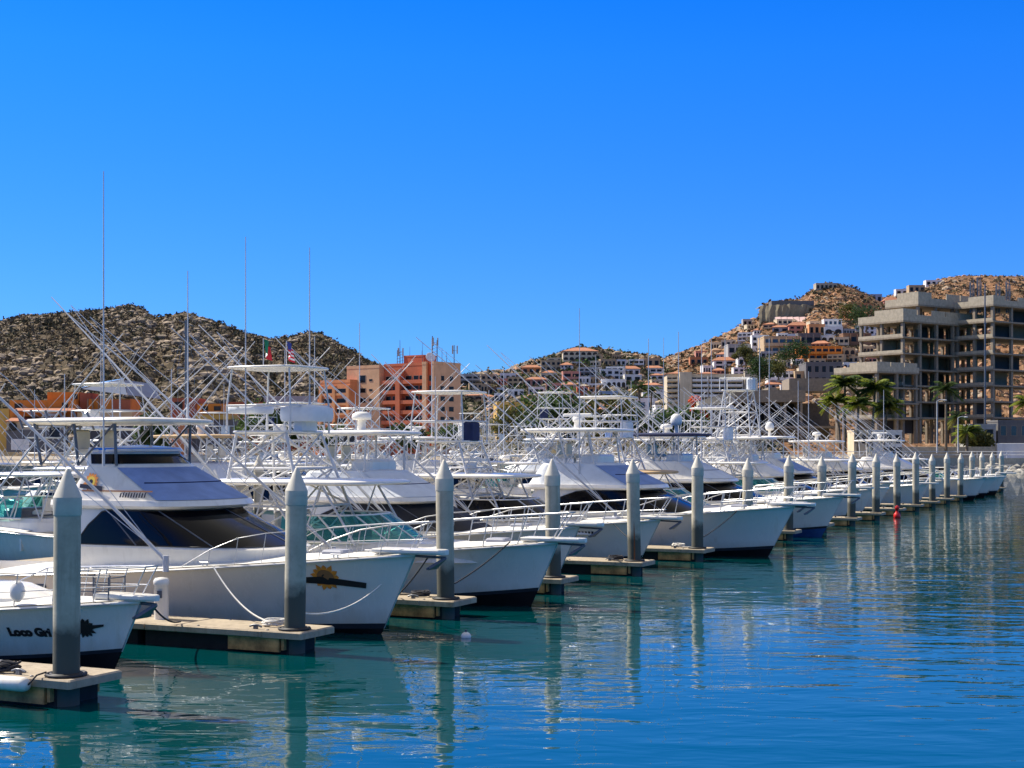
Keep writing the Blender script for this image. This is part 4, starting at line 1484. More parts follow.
# ================================================================== DOCKS AND PILES
def finger_mesh(parent, x0=-14.6, x1=0.40, y0=-0.36, y1=0.86):
    mb = MB()
    n = 5
    for k in range(n):
        a, b = x0 + (x1 - x0) * k / n, x0 + (x1 - x0) * (k + 1) / n
        mb.bbox(a + 0.012, b - 0.012, y0, y1, 0.31, 0.45, 0.025)
    mb.build('deck_slab', 'dock', parent)
    mb = MB()
    for k in range(4):
        a, b = x0 + (x1 - x0) * k / 4 + 0.02, x0 + (x1 - x0) * (k + 1) / 4 - 0.02
        if k == 3:
            b -= 0.9
        mb.box(a, b, y0 - 0.05, y0 - 0.004, 0.33, 0.43)
        mb.box(a, b, y1 + 0.004, y1 + 0.05, 0.33, 0.43)
    mb.build('fascia_board', 'dock', parent)
    mb = MB()
    mb.box(x1 - 1.75, x1 - 0.55, y0 + 0.04, y0 + 0.11, 0.04, 0.305)
    mb.box(x1 - 0.5, x1 - 0.44, y0 + 0.05, y1 - 0.05, 0.08, 0.305)
    mb.build('corner_timber', 'waler', parent)
    mb = MB()
    for k in range(4):
        a, b = x0 + (x1 - 0.3 - x0) * k / 4 + 0.1, x0 + (x1 - 0.3 - x0) * (k + 1) / 4 - 0.1
        mb.box(a, b, y0 + 0.14, y1 - 0.14, -0.35, 0.305)
    mb.build('pontoon', 'float', parent)
    mb = MB()
    for x in (-0.75, -4.2, -8.5):
        mb.tube([(x - 0.14, y0 + 0.13, 0.5), (x - 0.05, y0 + 0.13, 0.53), (x + 0.05, y0 + 0.13, 0.53), (x + 0.14, y0 + 0.13, 0.5)], 0.022, 6)
        mb.box(x - 0.04, x + 0.04, y0 + 0.1, y0 + 0.16, 0.45, 0.52)
    mb.build('cleat', 'dark_tube', parent)
    mb = MB()
    for k in range(9):
        x = x0 + (x1 - x0) * (k + 0.5) / 9
        for y in (y0 + 0.08, y1 - 0.08):
            mb.lathe([(0.03, 0.448), (0.03, 0.462), (0.012, 0.468)], 8, (x, y, 0))
    mb.build('bolt', 'dark_tube', parent)
    mb = MB()
    for (rr, z0_) in ((0.30, 0.455), (0.235, 0.46)):
        mb.tube([(rr * math.cos(a * 0.45), rr * math.sin(a * 0.45), z0_ + 0.02) for a in range(15)], 0.03, 6)
    mb.build('pile_hoop', 'rubber', parent)


ORD = ['nearest', 'second', 'third', 'fourth', 'fifth', 'sixth', 'seventh', 'eighth', 'ninth', 'tenth', 'eleventh', 'twelfth', 'thirteenth', 'fourteenth', 'fifteenth', 'sixteenth', 'seventeenth', 'eighteenth', 'nineteenth', 'twentieth']
PILE_N = ['beside the little lettered boat', 'before the big cream boat', 'before the teal express boat', 'beside the black canvas boat',
          'streaked with rust', 'beside the blue canvas bow', 'half hidden by a foredeck', 'below a long pulpit']
proto = None
for k in range(20):
    x, y = grid_xy(k, 0)
    lab = ORD[k] + ' concrete mooring pile of the outer row' + (', ' + PILE_N[k] if k < 8 else ', counted from the eye')
    if proto is None:
        proto = thing('mooring_pile', lab, 'pile', (x, y, 0), 0, 'concrete mooring piles along the outer row')
        mb = MB()
        mb.lathe([(0.205, -4), (0.205, 0.2), (0.207, 1.5), (0.205, 2.98)], 28)
        mb.build('shaft', 'pile', proto)
        mb = MB()
        mb.lathe([(0.210, 2.95), (0.218, 2.97), (0.218, 3.23)], 28)
        mb.lathe([(0.2175, 3.231), (0.06, 3.60), (0.055, 3.61)], 28)
        mb.lathe([(0.055, 3.605), (0.03, 3.67), (0.004, 3.685)], 16)
        mb.build('cap', 'pile_cap', proto)
        q = proto
    else:
        q = copy_tree(proto)
        q['label'] = lab
    q.location = (x, y, 0)
    q.rotation_euler = (R([0, .7, -.5, .9, -.4, .6][k % 6]), R([.4, -.5, .8, .1, -.9][k % 5]), k * 1.7)
    q.location.z = [0, -.06, .05, 0.02, -.03, .07, -.08][k % 7]
    if k == 4:
        mb = MB()
        mb.loft([[(0.209 * math.cos(a) * 1.004, 0.209 * math.sin(a) * 1.004, z) for a, z in ((-1.75, 0.5), (-1.52, 0.5), (-1.5, 0.9), (-1.55, 1.5), (-1.62, 1.75), (-1.68, 1.4), (-1.72, 0.9))],
                 [(0.214 * math.cos(a), 0.214 * math.sin(a), z) for a, z in ((-1.75, 0.5), (-1.52, 0.5), (-1.5, 0.9), (-1.55, 1.5), (-1.62, 1.75), (-1.68, 1.4), (-1.72, 0.9))]], True, True)
        M['rust'] = pm('rust_streak', (0.30, 0.09, 0.03), 0.9, 0.4, 6.0)
        r_ = mb.build('rust_streak', 'rust', q)
        r_.rotation_euler = (0, 0, -k * 1.7)
for k in range(5, 19):
    x, y = grid_xy(k + 0.4, -30.2)
    q = copy_tree(proto)
    q.location = (x, y, 0)
    q['group'] = 'mooring piles glimpsed among the inner berths'
    q['label'] = 'concrete pile top glimpsed among the boats of the inner berths'
for s_, u_ in ((5.65, -21.6),):
    q = copy_tree(proto)
    x, y = grid_xy(s_, u_)
    q.location = (x, y, 0)
    q['group'] = 'mooring piles glimpsed among the inner berths'
    q['label'] = 'concrete pile top glimpsed among the boats of the inner berths'

proto = None
for k in range(20):
    x, y = grid_xy(k, 0)
    lab = 'pale concrete finger pier carrying the ' + ORD[k] + ' mooring pile' + (', with rusty corner timber' if 0 < k < 4 else '')
    if proto is None:
        proto = thing('finger_pier', lab, 'pier', (x, y, 0), BRZ, 'finger piers between the berths')
        finger_mesh(proto)
        q = proto
    else:
        q = copy_tree(proto)
        q['label'] = lab
    q.location = (x, y, 0)
x, y = grid_xy(0, -16)
t = thing('main_pier', 'long main pier of pale concrete running behind the sterns of the front boats', 'pier', (x, y, 0), BRZ)
mb = MB()
for k in range(22):
    mb.bbox(-1.3, 1.3, -12 + k * 6.34 + 0.02, -12 + (k + 1) * 6.34 - 0.02, 0.1, 0.5, 0.03)
mb.build('deck_slab', 'dock', t)
mb = MB()
for k in range(22):
    mb.box(-1.1, 1.1, -12 + k * 6.34 + 0.2, -12 + (k + 1) * 6.34 - 0.2, -0.4, 0.097)
mb.build('pontoon', 'float', t)
x, y = grid_xy(14, -62)
t = thing('inner_pier', 'far inner pier behind the third row of boats', 'pier', (x, y, 0), BRZ)
mb = MB()
for k in range(14):
    mb.bbox(-1.2, 1.2, -44 + k * 6.34 + 0.02, -44 + (k + 1) * 6.34 - 0.02, 0.0, 0.5, 0.03)
mb.build('deck_slab', 'dock', t)

# pedestal, buoys, fenders on the docks
x, y = grid_xy(1.05, -3.5)
t = thing('dock_pedestal', 'short white service post on the second finger pier', 'post', (x, y, 0.45))
mb = MB()
mb.lathe([(0.15, 0), (0.15, 0.70), (0.165, 0.71), (0.165, 0.80), (0.13, 0.85), (0.02, 0.87)], 18)
mb.build('post', 'gelcool', t)
mb = MB()
mb.box(-0.05, 0.05, -0.17, -0.14, 0.45, 0.6)
mb.build('socket', 'dark_tube', t)
p = at(466, 638, 30.6)
t = thing('mooring_buoy', 'small white float bobbing by the third finger pier', 'buoy', (p.x, p.y, 0.02))
mb = MB()
mb.ell((0, 0, 0), (0.11, 0.11, 0.10), 14, 8)
mb.build('float', 'gelcool', t)
mb = MB()
mb.tube([(0, 0, 0.09), (0, 0, 0.15)], 0.025, 6)
mb.build('eye', 'dark_tube', t)
p = at(897, 516, 83)
t = thing('marker_buoy', 'bright red marker buoy in front of the twelfth finger pier', 'buoy', (p.x, p.y, 0.0))
mb = MB()
mb.lathe([(0.05, -0.15), (0.17, -0.04), (0.21, 0.1), (0.17, 0.24), (0.09, 0.33), (0.08, 0.46), (0.13, 0.5), (0.14, 0.64), (0.04, 0.7)], 14)
mb.build('float', 'red', t)
mb = MB()
mb.tube([(0, 0, 0.69), (0, 0, 0.78)], 0.02, 6)
mb.build('ring', 'dark_tube', t)
for (xo, yo, lab) in ((-0.72, -0.50, 'white cylinder fender lashed along the nearest finger pier edge'), (-1.62, -0.50, 'second white fender on the nearest finger pier, cut by the picture edge')):
    g = grid_xy(0, 0)
    v = Matrix.Rotation(BRZ, 3, 'Z') @ Vector((xo, yo, 0))
    t = thing('fender', lab, 'fender', (g[0] + v.x, g[1] + v.y, 0.36), BRZ)
    mb = MB()
    rings = []
    for (r, q) in ((0.03, -0.42), (0.09, -0.40), (0.115, -0.33), (0.115, 0.33), (0.09, 0.40), (0.03, 0.42)):
        rings.append([(q, r * math.cos(2 * math.pi * k / 14), r * math.sin(2 * math.pi * k / 14)) for k in range(14)])
    mb.loft(rings, True, True, 0, True)
    mb.build('body', 'gel', t)
    mb = MB()
    mb.tube([(-0.42, 0, 0), (-0.5, 0.1, 0.14), (-0.5, 0.3, 0.16)], 0.015, 6)
    mb.tube([(0.42, 0, 0), (0.5, 0.1, 0.14), (0.5, 0.3, 0.16)], 0.015, 6)
    mb.build('lashing', 'rope_d', t)
v = Matrix.Rotation(BRZ, 3, 'Z') @ Vector((-1.15, -0.12, 0))
t = thing('rope_coil', 'black rope bundle lying on the nearest finger pier', 'rope', (grid_xy(0, 0)[0] + v.x, grid_xy(0, 0)[1] + v.y, 0.45))
mb = MB()
rg = random.Random(9)
pts = []
for k in range(70):
    a = k * 0.55
    rr = 0.14 + 0.05 * math.sin(k * 1.3)
    pts.append((rr * math.cos(a) * 1.3, rr * math.sin(a), 0.03 + 0.0018 * k + 0.02 * math.sin(k * 2.1)))
mb.tube(pts, 0.022, 5)
tag(mb.build('coil', 'rope_d', t))

for k, mt in ((1, 'rope_w'), (2, 'rope_d'), (3, 'rope_d'), (4, 'rope_d'), (5, 'rope_w'), (6, 'rope_d')):
    v = Matrix.Rotation(BRZ, 3, 'Z') @ Vector((-0.62 - 0.1 * (k % 3), 0.25 + 0.12 * (k % 2), 0))
    g = grid_xy(k, 0)
    t = thing('rope_coil', ('white' if mt == 'rope_w' else 'dark') + ' rope coil on the ' + ORD[k] + ' finger pier beside its pile', 'rope', (g[0] + v.x, g[1] + v.y, 0.45), k, 'rope coils on the finger piers')
    rg = random.Random(k)
    mb = MB()
    pts = [((0.2 + 0.03 * math.sin(a * 1.3)) * math.cos(a * 0.5) * 1.2, (0.2 + 0.03 * math.sin(a * 1.7)) * math.sin(a * 0.5), 0.025 + 0.0016 * a + 0.012 * rg.random()) for a in range(62)]
    pts += [(pts[-1][0] + 0.1 * q, pts[-1][1] + 0.05 * q * q, 0.03) for q in range(1, 5)]
    mb.tube(pts, 0.02, 5)
    mb.build('coil', mt, t)


# ================================================================== BOATS
class Hull:
    def __init__(s, L=13, B=4.3, Fb=1.75, Fs=0.95, rake=0.85, boot=1.0, zb=0.0):
        s.L, s.B, s.Fb, s.Fs, s.rake, s.boot = L, B, Fb, Fs, rake, boot

    def ys(s, t):
        if t < 0.4:
            return s.B / 2 * (0.92 + 0.08 * math.sin(t / 0.4 * math.pi / 2))
        q = (t - 0.4) / 0.6
        return max(0.035, s.B / 2 * (1 - q ** 2.7))

    def yc(s, t):
        if t < 0.35:
            return s.B / 2 * 0.86
        q = (t - 0.35) / 0.65
        return max(0.02, s.B / 2 * 0.86 * (1 - q ** 1.55))

    def zs(s, t):
        return s.Fs + (s.Fb - s.Fs) * t ** 1.6

    def zc(s, t):
        return 0.05 + 0.5 * s.boot * max(0.0, (t - 0.4) / 0.6) ** 2.4

    def x(s, t, z):
        return -s.L + s.L * t + s.rake * max(-0.25, z / s.Fb) * t ** 3

    def y_at(s, x, z):
        lo, hi = 0.0, 1.0
        for _ in range(30):
            m = (lo + hi) / 2
            if s.x(m, z) < x:
                lo = m
            else:
                hi = m
        t = (lo + hi) / 2
        f = max(0.0, min(1.0, (z - s.zc(t)) / (s.zs(t) - s.zc(t))))
        return s.yc(t) + (s.ys(t) - s.yc(t)) * f ** (1 + 0.9 * t * t)

    def t_of(s, x, dz=0):
        lo, hi = 0.0, 1.0
        for _ in range(30):
            m = (lo + hi) / 2
            if s.x(m, s.zs(m)) < x:
                lo = m
            else:
                hi = m
        return (lo + hi) / 2

    def sheer(s, x, inset=0.0, up=0.0):
        t = s.t_of(x)
        return (s.x(t, s.zs(t)), max(0.02, s.ys(t) - inset), s.zs(t) + up)


def build_hull(h, t, mats, n=26, fl=7, deck_mat='deck', td=0.30, stripe='stripe'):
    ts = [1 - (1 - k / (n - 1)) ** 1.5 for k in range(n)]
    mb = MB()
    rows = []
    fr = [0, 0.07] + [0.07 + 0.93 * k / fl for k in range(1, fl + 1)]
    for tt in ts:
        zc, zs, yc, ys = h.zc(tt), h.zs(tt), h.yc(tt), h.ys(tt)
        zk = -0.6 + 0.5 * max(0, (tt - 0.6) / 0.4) ** 2
        sec = [(0.0, zk)]
        for f in fr:
            sec.append((yc + (ys - yc) * f ** (1 + 0.9 * tt * tt), zc + (zs - zc) * f))
        rows.append(sec)
    ns = len(rows[0])
    for side in (-1, 1):
        def P(i, j):
            yy, zz = rows[i][j]
            return (h.x(ts[i], zz), side * yy, zz)
        for (a, b, mi) in ((0, 1, 1), (1, 2, 2), (2, ns - 1, 0)):
            vs, fs = [], []
            w = b - a + 1
            for i in range(n):
                for j in range(a, b + 1):
                    vs.append(P(i, j))
            for i in range(n - 1):
                for j in range(w - 1):
                    q = (i * w + j, (i + 1) * w + j, (i + 1) * w + j + 1, i * w + j + 1)
                    fs.append(q if side < 0 else q[::-1])
            mb.add(vs, fs, mi, True)
    tr = [(h.x(0, z), -y, z) for y, z in rows[0][::-1]] + [(h.x(0, z), y, z) for y, z in rows[0][1:]]
    mb.add(tr, [list(range(len(tr)))], 0)
    # stem bar closes the two sides
    st = rows[-1]
    stem = [[(h.x(1, z) + 0.012, -y, z), (h.x(1, z) + 0.012, y, z)] for y, z in st[1:]]
    mb.grid(stem, 0, False)
    hull = mb.build('hull', [{'gel': 'hull_a', 'gelcool': 'hull_b'}.get(mats[0], mats[0]), mats[1], stripe], t)
    # deck with camber, from the cockpit forward
    mb = MB()
    drows = []
    for k in range(n):
        tt = td + (1 - td) * (1 - (1 - k / (n - 1)) ** 1.4)
        zs, ys = h.zs(tt), max(0.02, h.ys(tt) - 0.05)
        drows.append([(h.x(tt, zs) - 0.03, ys * c, zs + 0.012 + 0.10 * (1 - c * c) * min(1, ys / 1.2)) for c in (-1, -0.94, -0.7, -0.35, 0, 0.35, 0.7, 0.94, 1)])
    mb.grid(drows, 0, True)
    mb.build('deck', deck_mat, t)
    # cockpit: sole, inner walls, coaming
    mb = MB()
    a, b, c, d = [], [], [], []
    for k in range(7):
        tt = td * k / 6
        zs, ys = h.zs(tt), h.ys(tt)
        X = h.x(tt, zs)
        a.append((X, ys, zs + 0.01))
        b.append((X, ys - 0.28, zs + 0.03))
        c.append((X, ys - 0.32, 0.55))
    for sg in (-1, 1):
        mb.grid([[(x, sg * y, z) for x, y, z in r] for r in (a, b, c)], 0, False)
    mb.grid([[(x, -y, z) for x, y, z in c], c], 0, False)
    mb.box(-h.L + 0.02, -h.L + 0.3, -h.ys(0) + .03, h.ys(0) - .03, 0.5, h.Fs + 0.03)
    x0 = h.x(td, h.zs(td))
    mb.box(x0 - 0.02, x0 + 0.05, -h.ys(td) + 0.06, h.ys(td) - 0.06, 0.5, h.zs(td) + 0.02)
    mb.build('cockpit', mats[0], t)
    # rub rail
    mb = MB()
    for sg in (-1, 1):
        mb.tube([(h.x(tt, h.zs(tt)), sg * (h.ys(tt) + 0.01), h.zs(tt) - 0.035) for tt in [k / 24 for k in range(25)]], 0.035, 6)
    rbr = mb.build('rub_rail', 'gelcool', t)
    mb = MB()
    for sg in (-1, 1):
        mb.tube([(h.x(tt, h.zs(tt)), sg * (h.ys(tt) + 0.042), h.zs(tt) - 0.035) for tt in [k / 24 for k in range(24)]], 0.013, 5)
    mb.build('rub_strip', 'steel', rbr)
    return hull


def ring(z, xa, xf, w, rl, ns=5, nc=7, tp=0.05, e=0.75):
    pts = []
    for k in range(ns + 1):
        q = k / ns
        pts.append((xa + (xf - rl - xa) * q, -w * (1 - tp * q * q), z))
    wf = w * (1 - tp)
    for k in range(1, 2 * nc):
        a = -math.pi / 2 + math.pi * k / (2 * nc)
        ca, sa = math.cos(a), math.sin(a)
        pts.append((xf - rl + rl * abs(ca) ** e, wf * math.copysign(abs(sa) ** e, sa), z))
    for k in range(ns, -1, -1):
        q = k / ns
        pts.append((xa + (xf - rl - xa) * q, w * (1 - tp * q * q), z))
    return pts


class House:
    """stack of plan outlines; each level (z, xa, xf, w, rl)"""
    def __init__(s, levels, ns=5, nc=7, camber=0.06):
        s.lv, s.ns, s.nc, s.camber = levels, ns, nc, camber
        s.n = 2 * (ns + 1) + 2 * nc - 1

    def par(s, z):
        lv = s.lv
        for a, b in zip(lv, lv[1:]):
            if a[0] <= z <= b[0] and b[0] > a[0]:
                q = (z - a[0]) / (b[0] - a[0])
                return [a[i] + (b[i] - a[i]) * q for i in range(5)]
        return list(lv[-1] if z > lv[-1][0] else lv[0])

    def ring_at(s, z, off=0.0):
        p = s.par(z)
        r = ring(z, p[1], p[2], p[3], p[4], s.ns, s.nc)
        if off:
            out = []
            for i, (x, y, zz) in enumerate(r):
                a, b = r[max(0, i - 1)], r[min(len(r) - 1, i + 1)]
                tx, ty = b[0] - a[0], b[1] - a[1]
                l = math.hypot(tx, ty) or 1
                out.append((x + ty / l * off, y - tx / l * off, zz))
            r = out
        return r

    def build(s, name, mat, parent):
        mb = MB()
        rs = [ring(*l, ns=s.ns, nc=s.nc) for l in s.lv]
        for a, b in zip(rs, rs[1:]):
            mb.loft([a, b], True, False, 0, True)
        top = rs[-1]
        mb.add(top + [(sum(p[0] for p in top) / len(top), 0, top[0][2] + s.camber)], [(i, (i + 1) % len(top), len(top)) for i in range(len(top))], 0, False)
        return mb.build(name, mat, parent)

    def band(s, i0, i1, z0, z1, off=0.014, rows=3):
        mb = MB()
        if not callable(z0):
            zz0 = z0
            z0 = lambda i: zz0
        if not callable(z1):
            zz1 = z1
            z1 = lambda i: zz1
        g = []
        for k in range(rows + 1):
            row = []
            for i in range(i0, i1 + 1):
                z = z0(i) + (z1(i) - z0(i)) * k / rows
                row.append(s.ring_at(z, off)[i])
            g.append(row)
        mb.grid(g, 0, True)
        return mb


def plate(mb, x0, x1, w, z, th=0.16, e=0.35, n=32, mi=0, crown=0.08, drop=0.0):
    """a hardtop: rounded-corner slab with soft edges"""
    cx, rx = (x0 + x1) / 2, (x1 - x0) / 2

    def rr(sc, zz):
        out = []
        for k in range(n):
            a = 2 * math.pi * k / n
            ca, sa = math.cos(a), math.sin(a)
            X = cx + rx * sc * math.copysign(abs(ca) ** e, ca)
            out.append((X, w * sc * math.copysign(abs(sa) ** e, sa), zz - drop * ((X - x0) / (x1 - x0) - 0.5)))
        return out
    mb.loft([rr(0.93, z), rr(0.985, z + th * 0.25), rr(1.0, z + th * 0.55), rr(0.97, z + th), rr(0.7, z + th + crown * 0.7), rr(0.3, z + th + crown)], True, True, mi, True)


def bar(mb, a, b, r, n=6):
    mb.tube([a, b], r, n)


def outrigger(parent, x, y, z, sg, L, ang=41, splay=6, r=0.035, n=6, mat='alu'):
    ca, sa = math.cos(R(ang)), math.sin(R(ang))
    d = Vector((-ca, sg * math.sin(R(splay)), sa)).normalized()
    b = Vector((x, sg * y, z))
    up = Vector((sa, 0, ca))
    bend = 0.012 + 0.03 * ((int(L * 977) + (7 if sg > 0 else 0)) % 11) / 11
    mb = MB()
    mb.tube([b + d * L * q - up * (L * bend * q * q) for q in (0, 0.25, 0.5, 0.75, 1)], [r, r * 0.9, r * 0.75, r * 0.55, r * 0.3], n)
    for q in (0.3, 0.55):
        c = b + d * L * q - up * (L * bend * q * q)
        mb.tube([c - up * 0.35, c + up * 0.35], r * 0.35, 4)
    for sgn in (-1, 1):
        mb.tube([b + d * 0.4, b + d * L * 0.3 + up * 0.35 * sgn, b + d * L * 0.55 + up * 0.35 * sgn, b + d * L * 0.93], 0.008 + r * 0.06, 3)
    mb.tube([b - Vector((0, 0, 0.25)), b + Vector((0, 0, 0.1))], r * 1.6, n)
    return mb.build('outrigger', mat, parent)


def whip(parent, x, y, z, h, r=0.022, lean=0.0, mat='alu'):
    mb = MB()
    mb.tube([(x, y, z), (x, y, z + 0.35)], r * 1.5, 6)
    mb.tube([(x, y, z + 0.3), (x - lean * 0.5, y, z + h * 0.5), (x - lean, y, z + h)], [r, r * 0.8, r * 0.5], 5)
    return mb.build('antenna', mat, parent)


def radome(parent, x, z, r=0.3, ped=0.3, mat='gelcool'):
    mb = MB()
    mb.lathe([(r * 0.45, -0.02), (r * 0.4, ped), (r * 0.95, ped + 0.03), (r, ped + 0.10), (r * 0.93, ped + 0.2), (r * 0.5, ped + 0.27), (0.02, ped + 0.28)], 16, (x, 0, z))
    return mb.build('radar_dome', mat, parent)


def open_radar(parent, x, z, w=0.6):
    mb = MB()
    mb.lathe([(0.16, -0.02), (0.13, 0.2), (0.2, 0.25), (0.2, 0.4), (0.06, 0.42)], 14, (x, 0, z))
    mb.bbox(x - w, x + w, -0.07, 0.07, z + 0.43, z + 0.55, 0.03)
    return mb.build('radar_scanner', 'gelcool', parent)


def satdome(parent, x, y, z, r=0.28, ped=0.35):
    mb = MB()
    mb.lathe([(0.1, -0.02), (0.08, ped), (r * 0.8, ped + 0.02), (r, ped + r * 0.5), (r, ped + r), (r * 0.8, ped + r * 1.6), (r * 0.4, ped + r * 1.95), (0.02, ped + r * 2.03)], 16, (x, y, z))
    return mb.build('satellite_dome', 'gelcool', parent)


def bow_rail(parent, h, x0, hgt=0.62, n=9, r=0.02, mid=True, tip=0.35, mat='steel', seg=6):
    xe = h.rake - 0.15
    mb = MB()
    for sg in (-1, 1):
        top, m_ = [], []
        for k in range(n + 1):
            q = k / n
            x, y, z = h.sheer(x0 + (xe - x0) * q, 0.10)
            hh = hgt * (0.25 + 0.75 * min(1, q * 3.5)) if k else 0.03
            lean = 0.22 * hh
            top.append((x + lean + (tip * max(0, q - 0.8) / 0.2), sg * max(0.16, y + 0.02), z + hh * (1 + 0.12 * q)))
            m_.append((x + lean * 0.5 + (tip * 0.6 * max(0, q - 0.8) / 0.2), sg * max(0.14, y + 0.01), z + hh * 0.5))
            if k:
                mb.tube([(x, sg * max(0.12, y), z), top[-1]], r * 0.8, seg)
        mb.tube(top, r, seg)
        if mid:
            mb.tube(m_[n // 2:], r * 0.7, seg)
        last = top[-1]
    mb.tube([(last[0], -last[1], last[2]), (last[0] + 0.12, 0, last[2] + 0.02), last], r, seg)
    return mb.build('bow_rail', mat, parent)


def pulpit(parent, h, ext=0.75, w=0.26, anchor=True):
    zt = h.Fb + 0.03
    x0 = h.rake - 0.9
    x1 = h.rake + ext
    mb = MB()
    poly = [(x0, -w * 1.2), (h.rake + ext * 0.3, -w), (x1 - 0.12, -w * 0.75), (x1, -w * 0.3), (x1, w * 0.3), (x1 - 0.12, w * 0.75), (h.rake + ext * 0.3, w), (x0, w * 1.2)]
    mb.loft([[(x, y * 0.85, zt - 0.035) for x, y in poly], [(x, y, zt) for x, y in poly], [(x, y, zt + 0.05) for x, y in poly], [(x * 1 - 0.01, y * 0.93, zt + 0.07) for x, y in poly]], True, True)
    p = mb.build('pulpit', 'gelcool', parent)
    if anchor:
        mb = MB()
        xa = x1 - 0.25
        mb.tube([(xa - 0.5, 0, zt - 0.08), (xa + 0.22, 0, zt - 0.1)], 0.03, 6)
        mb.loft([[(xa + 0.2, -0.02, zt - 0.08), (xa + 0.2, 0.02, zt - 0.08), (xa + 0.24, 0.02, zt - 0.12), (xa + 0.24, -0.02, zt - 0.12)],
                 [(xa - 0.15, -0.2, zt - 0.32), (xa - 0.15, 0.2, zt - 0.32), (xa - 0.1, 0.2, zt - 0.36), (xa - 0.1, -0.2, zt - 0.36)]], True, True)
        mb.tube([(xa - 0.1, -0.24, zt - 0.33), (xa - 0.1, 0.24, zt - 0.33)], 0.025, 6)
        mb.build('anchor', 'dark_tube', p)
    return p


def tower(parent, x0, x1, w, zb, zt, tx0, tx1, tw, seg=6, r=0.035, top=True, topmat='gelcool', mid=None, mat='white_tube', flags=False, hood=None):
    """splayed legs, cross bracing, platform, sunshade and steering pod"""
    mb = MB()

    def leg(q, sx, sy):
        xa, xb = (x0, tx0) if sx < 0 else (x1, tx1)
        return (xa + (xb - xa) * q, sy * (w + (tw - w) * q), zb + (zt - zb) * q)
    for sx in (-1, 1):
        for sy in (-1, 1):
            mb.tube([leg(q, sx, sy) for q in (0, 0.33, 0.66, 1)], r, seg)
    for (qa, qb) in ((0.0, 0.38), (0.38, 0.7), (0.7, 1.0)):
        for sy in (-1, 1):
            mb.tube([leg(qa, -1, sy), leg(qb, 1, sy)], r * 0.7, seg)
            mb.tube([leg(qa, 1, sy), leg(qb, -1, sy)], r * 0.7, seg)
        for sx in (-1, 1):
            mb.tube([leg(qb, sx, -1), leg(qb, sx, 1)], r * 0.8, seg)
            mb.tube([leg(qa, sx, -1), leg(qb, sx, 1)], r * 0.6, seg)
        for sy in (-1, 1):
            mb.tube([leg(qb, -1, sy), leg(qb, 1, sy)], r * 0.8, seg)
    # ladder on the rear leg
    for k in range(9):
        q = 0.08 + 0.1 * k
        a, b = leg(q, -1, -1), leg(q, -1, -0.45)
        mb.tube([a, b], r * 0.5, 4)
    mb.build('tower_frame', mat, parent)
    mb = MB()
    plate(mb, tx0 - 0.25, tx1 + 0.2, tw + 0.15, zt, 0.07, 0.4, 20, crown=0.0)
    pf = mb.build('tower_platform', topmat, parent)
    mb = MB()
    zr = zt + 0.75
    c = [(tx0 - 0.25, -tw - 0.1), (tx1 + 0.2, -tw - 0.1), (tx1 + 0.2, tw + 0.1), (tx0 - 0.25, tw + 0.1)]
    for i in range(4):
        mb.tube([(c[i][0], c[i][1], zt), (c[i][0], c[i][1], zr)], r * 0.7, seg)
        j = (i + 1) % 4
        mb.tube([(c[i][0], c[i][1], zr), (c[j][0], c[j][1], zr)], r * 0.8, seg)
    mb.build('guard_rail', mat, parent)
    mb = MB()
    mb.bbox(tx1 - 0.15, tx1 + 0.25, -0.35, 0.35, zt + 0.07, zt + 0.75, 0.08)
    mb.build('steering_pod', hood or topmat, parent)
    if top:
        zz = zt + 1.75
        for i in range(4):
            mb = MB()
            mb.tube([(c[i][0], c[i][1], zr), (c[i][0] * 0.9 + 0.1 * (tx0 + tx1) / 2, c[i][1] * 0.9, zz)], r * 0.6, seg)
            mb.build('top_post', mat, parent)
        mb = MB()
        plate(mb, tx0 - 0.4, tx1 + 0.35, tw + 0.25, zz, 0.07, 0.4, 20, crown=0.03)
        mb.build('sunshade', topmat, parent)
    if flags:
        zz = zt + 0.1 if not top else zt + 1.85
        for (y, kind) in ((-0.75, 0), (0.35, 1)):
            mb = MB()
            xq = (tx0 + tx1) / 2
            mb.tube([(xq, y, zz - 0.1), (xq, y, zz + 0.72)], 0.012, 5, 3)

            def fpt(q, w):
                return (xq + 0.09 * math.sin(q * 6 + w * 0.8), y + 0.02 + 0.34 * q, zz + 0.70 - 0.38 * w - 0.2 * q)
            if kind == 0:
                for i in range(3):
                    mb.grid([[fpt(i / 3 + a_ / 9, w) for w in (0, 0.5, 1)] for a_ in range(4)], i, True)
                mats = ['flag_g', 'flag_w', 'flag_r', 'alu']
            else:
                for i in range(7):
                    c0 = 4 if i < 4 else 0
                    if c0:
                        mb.grid([[fpt(a_ / 10, i / 7), fpt(a_ / 10, (i + 1) / 7)] for a_ in range(5)], 0, True)
                    mb.grid([[fpt(a_ / 10, i / 7), fpt(a_ / 10, (i + 1) / 7)] for a_ in range(c0, 11)], 1 if i % 2 == 0 else 2, True)
                mats = ['flag_b', 'flag_r', 'flag_w', 'alu']
            mb.build('flag', mats, parent)


def seat(parent, x, y, z, mat='vinyl', name='helm_seat', s=1.0):
    mb = MB()
    mb.lathe([(0.2 * s, 0), (0.05 * s, 0.05), (0.05 * s, 0.55 * s)], 10, (x, y, z))
    mb.bbox(x - 0.25 * s, x + 0.25 * s, y - 0.26 * s, y + 0.26 * s, z + 0.55 * s, z + 0.70 * s, 0.06)
    mb.bbox(x - 0.32 * s, x - 0.2 * s, y - 0.26 * s, y + 0.26 * s, z + 0.66 * s, z + 1.15 * s, 0.05)
    return mb.build(name, mat, parent)


